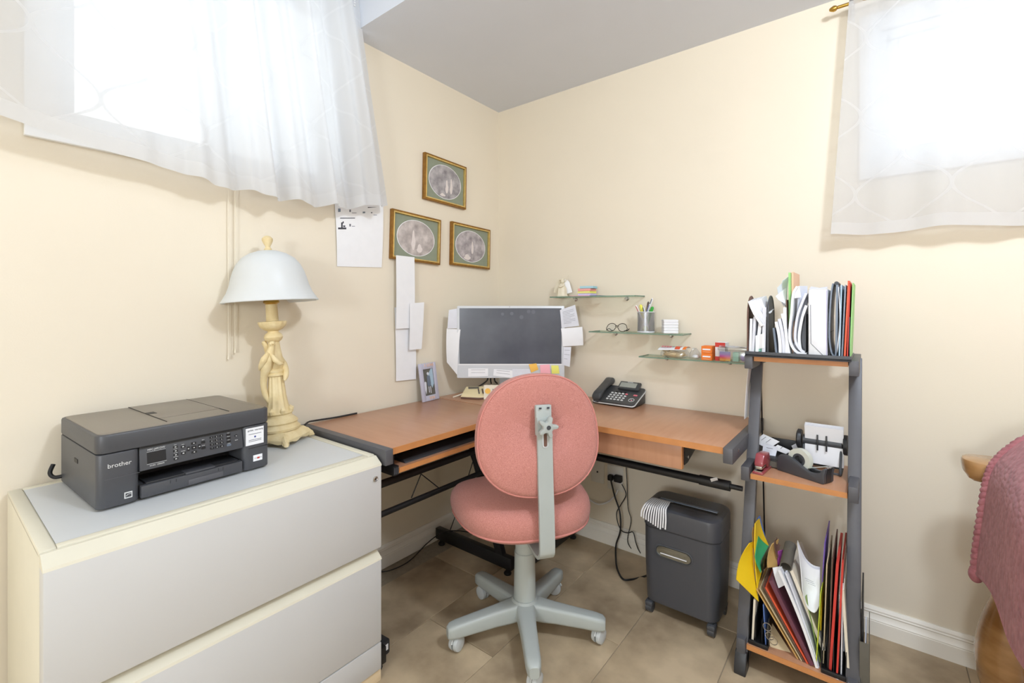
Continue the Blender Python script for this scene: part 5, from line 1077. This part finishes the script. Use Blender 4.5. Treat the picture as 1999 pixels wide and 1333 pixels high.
for s_ in (-1, 1):
    x = s_ * (w + .004); G().lathe([(.032, 0), (.034, .003), (.034, .012), (.026, .016), (.010, .018)], 28, mod=lambda q, z: 1 + .02 * math.cos(20 * q)).xf(Matrix.Translation((x, 0, zc)) @ Matrix.Rotation(s_ * PI / 2, 4, 'Y')).obj('knob', 'blackpl', t)
    xx = s_ * (w - .002); G().tube(smooth([(xx, .0, zc), (xx, -.028, zc - .05), (xx, -.045, .012), (xx, -.03, .004), (xx, .03, .004), (xx, .05, .012), (xx, .028, zc - .05), (xx, .0, zc)]), .004, 8).obj('side_frame', 'dkgrey', t)
for y in (-.035, .04): G().cyl((-w, y, .0045), (w, y, .0045), .0035, n=8).obj('base_rod', 'dkgrey', t)
for k in range(7):
    rot = Matrix.Translation((.006, 0, zc)) @ Matrix.Rotation(-.10 + k * .06, 4, 'X')
    for s_ in (1, -1):
        G().box(-.056, .056, .005, .0058, .012 if s_ > 0 else -.012, s_ * (.062 if s_ > 0 else .076)).xf(rot @ Matrix.Translation((0, -.018, 0))).obj('card', 'paper' if k % 2 == 0 else 'paper2', t)
for x in (-.012, .014): G().tube([(x, -.0198 * math.cos(q) , zc + .0198 * math.sin(q)) for q in [2 * PI * k / 20 for k in range(20)]], .0024, 6, closed=True).box(x - .0025, x + .0025, -.0240, -.0205, zc - .027, zc + .027, .0008).obj('card_ring', 'blackpl', t)
ka = at(1502, 903, 'z', ZM)
t = thing('card_tray', 'open black tray holding receipts on the middle tower shelf', 'tray', (1.535, -.265, ZM + .0002))
G().box(-.058, .068, -.055, .075, 0, .03, .002).box(-.058, .068, .070, .075, .02, .078, .001).box(.060, .068, -.02, .075, .02, .066, .001).obj('tray', 'black', t); G().box(-.056, .04, -.0575, -.055, .004, .024).obj('front_label', 'smoke' if False else 'olivegrey', t)
for k, (lab, q4, y, mt, n_) in enumerate((
    ('curled white receipt topmost on the black card tray', ((1470, 862), (1490, 847), (1522, 862), (1500, 876)), .03, 'paper', 2),
    ('square white card lying on the receipts in the black tray', ((1490, 866), (1518, 872), (1512, 897), (1486, 892)), .0, 'paper2', 1),
    ('white receipt bent over the near rim of the black tray', ((1474, 884), (1490, 880), (1512, 905), (1478, 900)), -.012, 'paper', 0),
    ('long white slip reaching towards the rotary card file', ((1508, 876), (1518, 868), (1552, 884), (1548, 892)), .005, 'paper', 1),
    ('grey torn slip beside the rotary card file', ((1545, 870), (1560, 862), (1562, 880), (1550, 888)), .03, 'paper2', 0))):
    ps = [at(u, v, 'y', -.28 + y + .02 * (i in (0, 1))) for i, (u, v) in enumerate(q4)]; tt = thing('receipt', lab, 'paper', ps[2], 0, 'receipts in the black tray'); G().quad(*ps, .0012, 5, 5, .006).obj('sheet', mt, tt, True)
    for j in range(n_): p0 = ps[0].lerp(ps[3], .35 + .3 * j).lerp(ps[1].lerp(ps[2], .35 + .3 * j), .3); p1 = ps[0].lerp(ps[3], .35 + .3 * j).lerp(ps[1].lerp(ps[2], .35 + .3 * j), .75); G().tube([p0 + Vector((0, -.004, .007)), p1 + Vector((0, -.004, .007))], .0007, 4).obj('printed_line', 'dkink', tt, True)

# ------------------------------------------------------------------ bottom shelf: two file racks and leaning folders
ZB0 = SHZ['low'] + .0003
def rack(label, u0, u1, n_, h):
    a, b2 = at(u0, 1262, 'y', -.478), at(u1, 1262, 'y', -.478); t = thing('file_rack', label, 'file rack', ((a.x + b2.x) / 2, -.36, ZB0))
    w = (b2.x - a.x) / 2; G().box(-w, w, -.125, .14, 0, .006, .001).box(-w, w, -.128, -.120, 0, .014, .002).obj('base', 'black', t)
    for k in range(n_): x = -w + 2 * w * k / (n_ - 1); G().prism([(x - .001, -.115, .006), (x - .001, .14, .006), (x - .001, .14, h), (x - .001, .02, h), (x - .001, -.115, h * .55)], (.002, 0, 0)).obj('divider', 'black', t)
    return t
rack('black file rack near the foot of the tower post by the shredder', 1462, 1500, 4, .15); rack('black file rack holding red folders on the bottom tower shelf', 1603, 1652, 5, .15)
ZR = ZB0 + .0065
BF = 'files on the bottom tower shelf'
for lab, fb, ft, yf, yb, th, mt, be, zz_ in (
    ('folded white sheet in the file rack by the shredder', (1453, 1248), (1457, 1168), -.425, -.28, .003, 'paper', .004, ZR),
    ('second folded white sheet in the file rack by the shredder', (1463, 1250), (1461, 1172), -.425, -.28, .003, 'paper2', 0., ZR),
    ('thin stack of coloured sheets in the file rack by the shredder', (1467, 1262), (1471, 1170), -.475, -.3, .006, 'cremp', 0, ZR),
    ('blue sheet standing at the end of the file rack', (1494, 1270), (1489, 1180), -.470, -.30, .003, 'blue', 0, ZB0),
    ('tan clip folder leaning lowest under the leaning folders', (1556, 1296), (1476, 1150), -.47, -.25, .004, 'tan', 0, ZB0),
    ('manila folder leaning against the tan clip folder', (1564, 1300), (1482, 1148), -.472, -.25, .003, 'manila', 0, ZB0),
    ('dark brown folder leaning among the leaning folders', (1569, 1300), (1488, 1142), -.472, -.25, .004, 'brown', 0, ZB0),
    ('orange-red folder leaning beside the maroon folder', (1575, 1302), (1493, 1146), -.474, -.25, .005, 'orred', 0, ZB0),
    ('thick maroon folder leaning beside the orange-red folder', (1581, 1306), (1500, 1132), -.476, -.25, .012, 'maroon', 0, ZB0),
    ('white ring-bound notebook leaning on the maroon folder', (1592, 1308), (1518, 1112), -.478, -.25, .008, 'paper', .006, ZB0),
    ('grey-white sheet bundle leaning behind the notebook', (1596, 1304), (1532, 1118), -.470, -.25, .005, 'paper2', .004, ZB0),
    ('thick cream notebook leaning under the curled white sheets', (1604, 1268), (1541, 1112), -.450, -.22, .010, 'cremp', 0, None),
    ('olive green folder behind the curled white sheets', (1600, 1292), (1572, 1165), -.455, -.22, .003, 'olive', 0, None)):
    slab('folder', lab, fb, ft, yf, yb, th, mt, 'folder', BF, z=zz_, bend=be)
for lab, fb, ft, yf, yb, th, mt, be in (
    ('thin lime green folder standing upright beside the leaning folders', (1592, 1300), (1601, 1158), -.474, -.22, .0025, 'lime', 0),
    ('purple folder standing behind the lime green folder', (1600, 1200), (1609, 1060), -.40, -.2, .003, 'purple', 0),
    ('yellow tab card beside the purple folder', (1601, 1230), (1602, 1170), -.43, -.3, .003, 'yellow', 0),
    ('manila folder standing between purple and red folders', (1606, 1285), (1613, 1100), -.45, -.22, .003, 'manila', 0),
    ('brown folder standing left of the red folders', (1616, 1292), (1624, 1090), -.462, -.22, .003, 'brown', 0),
    ('bright red folder with worn edges in the file rack', (1618, 1296), (1632, 1100), -.468, -.22, .007, 'red', 0),
    ('second red folder with worn edges in the file rack', (1632, 1302), (1643, 1098), -.478, -.24, .005, 'red', 0),
    ('brown-edged manila folder right of the red folders', (1634, 1292), (1648, 1082), -.462, -.22, .003, 'brown', 0),
    ('white folder standing right of the red folders', (1641, 1300), (1644, 1140), -.470, -.24, .003, 'paper', 0),
    ('pale manila folder leaning at the right tower post', (1654, 1308), (1642, 1150), -.474, -.24, .007, 'cremp', 0),
    ('white folder standing closest to the right tower post', (1644, 1270), (1645, 1085), -.400, -.22, .006, 'paper2', 0)):
    slab('folder', lab, fb, ft, yf, yb, th, mt, 'folder', BF, z=ZR if fb[1] > 1280 and fb[0] > 1603 else None, bend=be)
def sheet_px(name, label, q4, ys, mt, th=.0015, bow=.0, cat='folder', n_=5):
    ps = [at(u, v, 'y', y) for (u, v), y in zip(q4, ys)]; t = thing(name, label, cat, ps[2]); G().quad(*ps, th, n_, n_, bow).obj('sheet', mt, t, True); return t
sheet_px('envelope', 'yellow envelope bulging out past the tower post', ((1463, 1060), (1474, 1056), (1481, 1174), (1437, 1131)), (-.44, -.40, -.47, -.505), 'yellow', .002, .010, 'envelope')
sheet_px('envelope', 'second yellow envelope leaning behind the bulging one', ((1474, 1022), (1482, 1012), (1500, 1064), (1478, 1148)), (-.42, -.36, -.36, -.46), 'yellow', .003, .004, 'envelope')
sheet_px('folder', 'tan folder corner standing left of the yellow envelopes', ((1468, 1040), (1472, 1020), (1480, 1100), (1472, 1112)), (-.40, -.38, -.40, -.44), 'tan', .002)
sheet_px('folder', 'blue folder tip rising behind the yellow envelopes', ((1478, 1012), (1483, 1006), (1497, 1060), (1490, 1072)), (-.36, -.34, -.34, -.36), 'blue', .002)
sheet_px('plastic_pocket', 'green translucent pocket leaning on the yellow envelopes', ((1474, 1086), (1480, 1046), (1500, 1066), (1485, 1118)), (-.45, -.40, -.38, -.46), 'green', .003, .004)
sheet_px('plastic_pocket', 'glossy green flap beside the green pocket', ((1488, 1090), (1501, 1066), (1500, 1104), (1487, 1114)), (-.45, -.41, -.42, -.46), 'smoke', .002, .004)
sheet_px('envelope', 'tan envelope with dark flap standing behind the ring notebook', ((1507, 1062), (1520, 1052), (1518, 1106), (1498, 1108)), (-.40, -.36, -.40, -.44), 'tan', .002, .006, 'envelope')
sheet_px('envelope_flap', 'dark brown curled sheet above the tan envelope', ((1512, 1056), (1517, 1049), (1523, 1064), (1518, 1090)), (-.39, -.36, -.36, -.40), 'brown', .002, .004)
sheet_px('folder', 'magenta sheet tip behind the grey tube', ((1519, 1076), (1530, 1072), (1529, 1098), (1518, 1104)), (-.39, -.36, -.36, -.39), 'magenta', .002)
a, b2 = at(1534, 1106, 'y', -.455), at(1543, 1064, 'y', -.36)
t = thing('paper_tube', 'rolled dark grey tube lying on the leaning notebooks', 'tube', a); ax = (b2 - a); L_ = ax.length
g = G().lathe([(.0145, 0), (.0175, 0), (.0175, L_), (.0145, L_), (.0145, 0)], 24, cap=False).xf(Matrix.Translation(a) @ ax.to_track_quat('Z', 'Y').to_matrix().to_4x4()); g.obj('tube', 'olivegrey', t, True)
sheet_px('paper_sheet', 'white page curled against the ring-bound notebook', ((1508, 1108), (1530, 1104), (1532, 1142), (1520, 1148)), (-.45, -.43, -.45, -.465), 'paper', .0012, .006, 'paper')
P0 = [at(u, v, 'y', y) for u, v, y in ((1556, 1060, -.42), (1570, 1092, -.40), (1586, 1108, -.39), (1600, 1112, -.385))]; P1 = [at(u, v, 'y', y) for u, v, y in ((1566, 1150, -.46), (1575, 1184, -.46), (1590, 1196, -.455), (1599, 1182, -.45))]
t = thing('curled_sheets', 'thick bundle of white sheets curling between leaning and upright folders', 'paper', P1[1])
for k in range(3):
    A, B2 = smooth(P0, 4), smooth(P1, 4); m2 = len(A) - 1
    G().sheet(lambda u, v: A[round(u * m2)].lerp(B2[round(u * m2)], v) + Vector((.0, .006 * k, .002 * k)) + Vector((0, .016 * math.sin(PI * v), 0)), m2, 6, .0016).obj('sheet', 'paper' if k != 1 else 'paper2', t, True)
for k in range(3): q0, q1 = at(1571 + 3 * k, 1128 + 5 * k, 'y', -.428), at(1588 + 2 * k, 1136 + 4 * k, 'y', -.428); G().tube([q0, q1], .0005, 4).obj('written_line', 'ink', t, True)
rg_ = thing('ring_mechanism', 'clear ring binder mechanism poking out under the leaning folders', 'binder', at(1505, 1262, 'z', ZB0))
for u, v in ((1494, 1222), (1499, 1240), (1506, 1250)): p_ = at(u + 4, v, 'y', -.475); G().tube([p_ + Vector((.012 * math.cos(q), -.004, .012 * math.sin(q))) for q in [2 * PI * k / 16 for k in range(16)]], .0014, 5, closed=True).obj('ring', 'chrome', rg_, True)
sheet_px('binder_page', 'grey-beige binder cover under the tan clip folder', ((1490, 1215), (1500, 1205), (1552, 1286), (1505, 1266)), (-.44, -.40, -.455, -.46), 'manila', .002, .0)
sheet_px('paper_scrap', 'narrow white paper scrap on the bottom shelf by the file rack', ((1617, 1313), (1620, 1311), (1640, 1325), (1636, 1327)), (-.485, -.482, -.484, -.488), 'paper', .0008, 0, 'paper', 2)

# clear file holder on the floor beside the tower
t = thing('file_holder', 'grey translucent file holder with a black folder on the floor by the tower post', 'file holder', (1.800, -.40, 0))
G().box(1.7735, 1.797, -.475, -.29, .0, .004).box(1.7735, 1.7755, -.475, -.29, .004, .225).box(1.795, 1.797, -.475, -.29, .004, .225).box(1.7735, 1.797, -.477, -.475, 0, .225, .0005).obj('holder', 'olivegrey', t, True)
G().prism([(1.778, -.470, .0045), (1.778, -.30, .0045), (1.778, -.30, .35), (1.778, -.44, .34)], (.004, 0, 0)).obj('black_folder', 'black', t, True)
G().prism([(1.786, -.468, .0045), (1.786, -.30, .0045), (1.786, -.30, .21), (1.786, -.46, .20)], (.003, 0, 0)).obj('paper', 'paper2', t, True)

# ------------------------------------------------------------------ wooden armchair under a rose blanket
ac = thing('wooden_armchair', 'varnished wooden armchair with rounded arm and bulbous turned post', 'armchair', (2.32, -.6, 0))
def arm(y, xs):
    pts = [(2.62, y - .065), (2.62, y + .065)] + [(xs + .065 - .065 * math.sin(PI * k / 14 + 0), y + .065 * math.cos(PI * k / 14)) for k in range(15)]
    rg = []
    for z, o_ in ((.708, .022), (.714, .013), (.728, .004), (.748, .0), (.760, .0), (.764, .003), (.766, .010)): rg.append([(min(max(x, xs + o_), 2.62), y + (Y - y) * (1 - o_ / .065), z) for x, Y in pts])
    G().rings(rg).obj('armrest', 'oak', ac, True, angle=30)
def post(x, y): G().lathe([(.105, 0), (.112, .012), (.108, .03), (.085, .045), (.062, .06), (.060, .07), (.072, .085), (.086, .13), (.092, .18), (.092, .22), (.086, .27), (.074, .32), (.058, .37), (.046, .41), (.042, .43), (.052, .445), (.052, .46), (.042, .475), (.044, .6), (.055, .68), (.055, .7085)], 40, (x, y, 0)).obj('turned_post', 'oak', ac, True)
arm(-.272, 2.012); post(2.132, -.275); arm(-1.12, 2.075); post(2.185, -1.12)
G().box(2.10, 2.74, -1.06, -.335, .30, .40, .01).obj('seat_frame', 'oak', ac, True); G().box(2.09, 2.70, -1.04, -.352, .4005, .52, .04).obj('seat_cushion', 'blanket', ac, True)
G().box(2.64, 2.72, -1.18, -.21, .25, .84, .02).obj('backrest', 'oak', ac, True)
for y in (-.26, -1.13): G().box(2.655, 2.715, y - .03, y + .03, 0, .26, .006).obj('rear_leg', 'oak', ac, True)
prof = [at(u, v, 'y', -.365) for u, v in ((1897, 1116), (1899, 1080), (1903, 1040), (1908, 1000), (1914, 955), (1922, 920), (1935, 895), (1960, 872), (1999, 852))]
prof = [(p_.x, p_.z) for p_ in prof] + [(2.20, .885), (2.32, .900), (2.50, .905), (2.66, .91)]
PP = smooth([(x, 0, z) for x, z in prof], 5); m2 = len(PP) - 1
def bl(u, v):
    p_ = PP[round(v * m2)]; y = -.365 - u * 1.0; low = max(0, 1 - v * 2.2)
    x = p_.x + .013 + .006 * math.sin(u * 9 + v * 3) * (1 - .4 * v) + .010 * u * low; z = p_.z + .008 * math.sin(u * 7 + v * 9) * v + low * (.13 * u + .012 * math.sin(u * 11))
    return (x, y, z)
bt = thing('knit_blanket', 'dusty rose knitted blanket draped over the wooden armchair', 'blanket', (2.3, -.7, .77))
G().sheet(bl, 60, m2, .014).obj('knit', 'blanket', bt, True, angle=60)
edge = [Vector(bl(0, i / m2)) for i in range(0, m2 + 1)]
for s_ in (-1, 1):
    P = []; R_ = []
    L_ = 0
    dense = []
    for i in range(len(edge) - 1):
        for j in range(4): dense.append(edge[i].lerp(edge[i + 1], j / 4))
    for i, q in enumerate(dense):
        ph_ = i * .55 + (PI if s_ > 0 else 0); P.append(q + Vector((.006 * math.cos(ph_) - .002, .004 + .006 * math.sin(ph_), .003 * math.cos(ph_)))); R_.append(.011)
    G().tube(P, R_, 8).obj('braided_edge', 'blanket', bt, True, angle=60)
kk = Vector(bl(0, 0)); G().ell((kk.x - .004, kk.y + .002, kk.z - .004), (.017, .017, .024), 14, 10).obj('corner_knot', 'blanket', bt, True)
hem_ = [Vector(bl(i / 60, 0)) for i in range(61)]; G().tube(hem_, .009, 8).obj('hem_edge', 'blanket', bt, True)
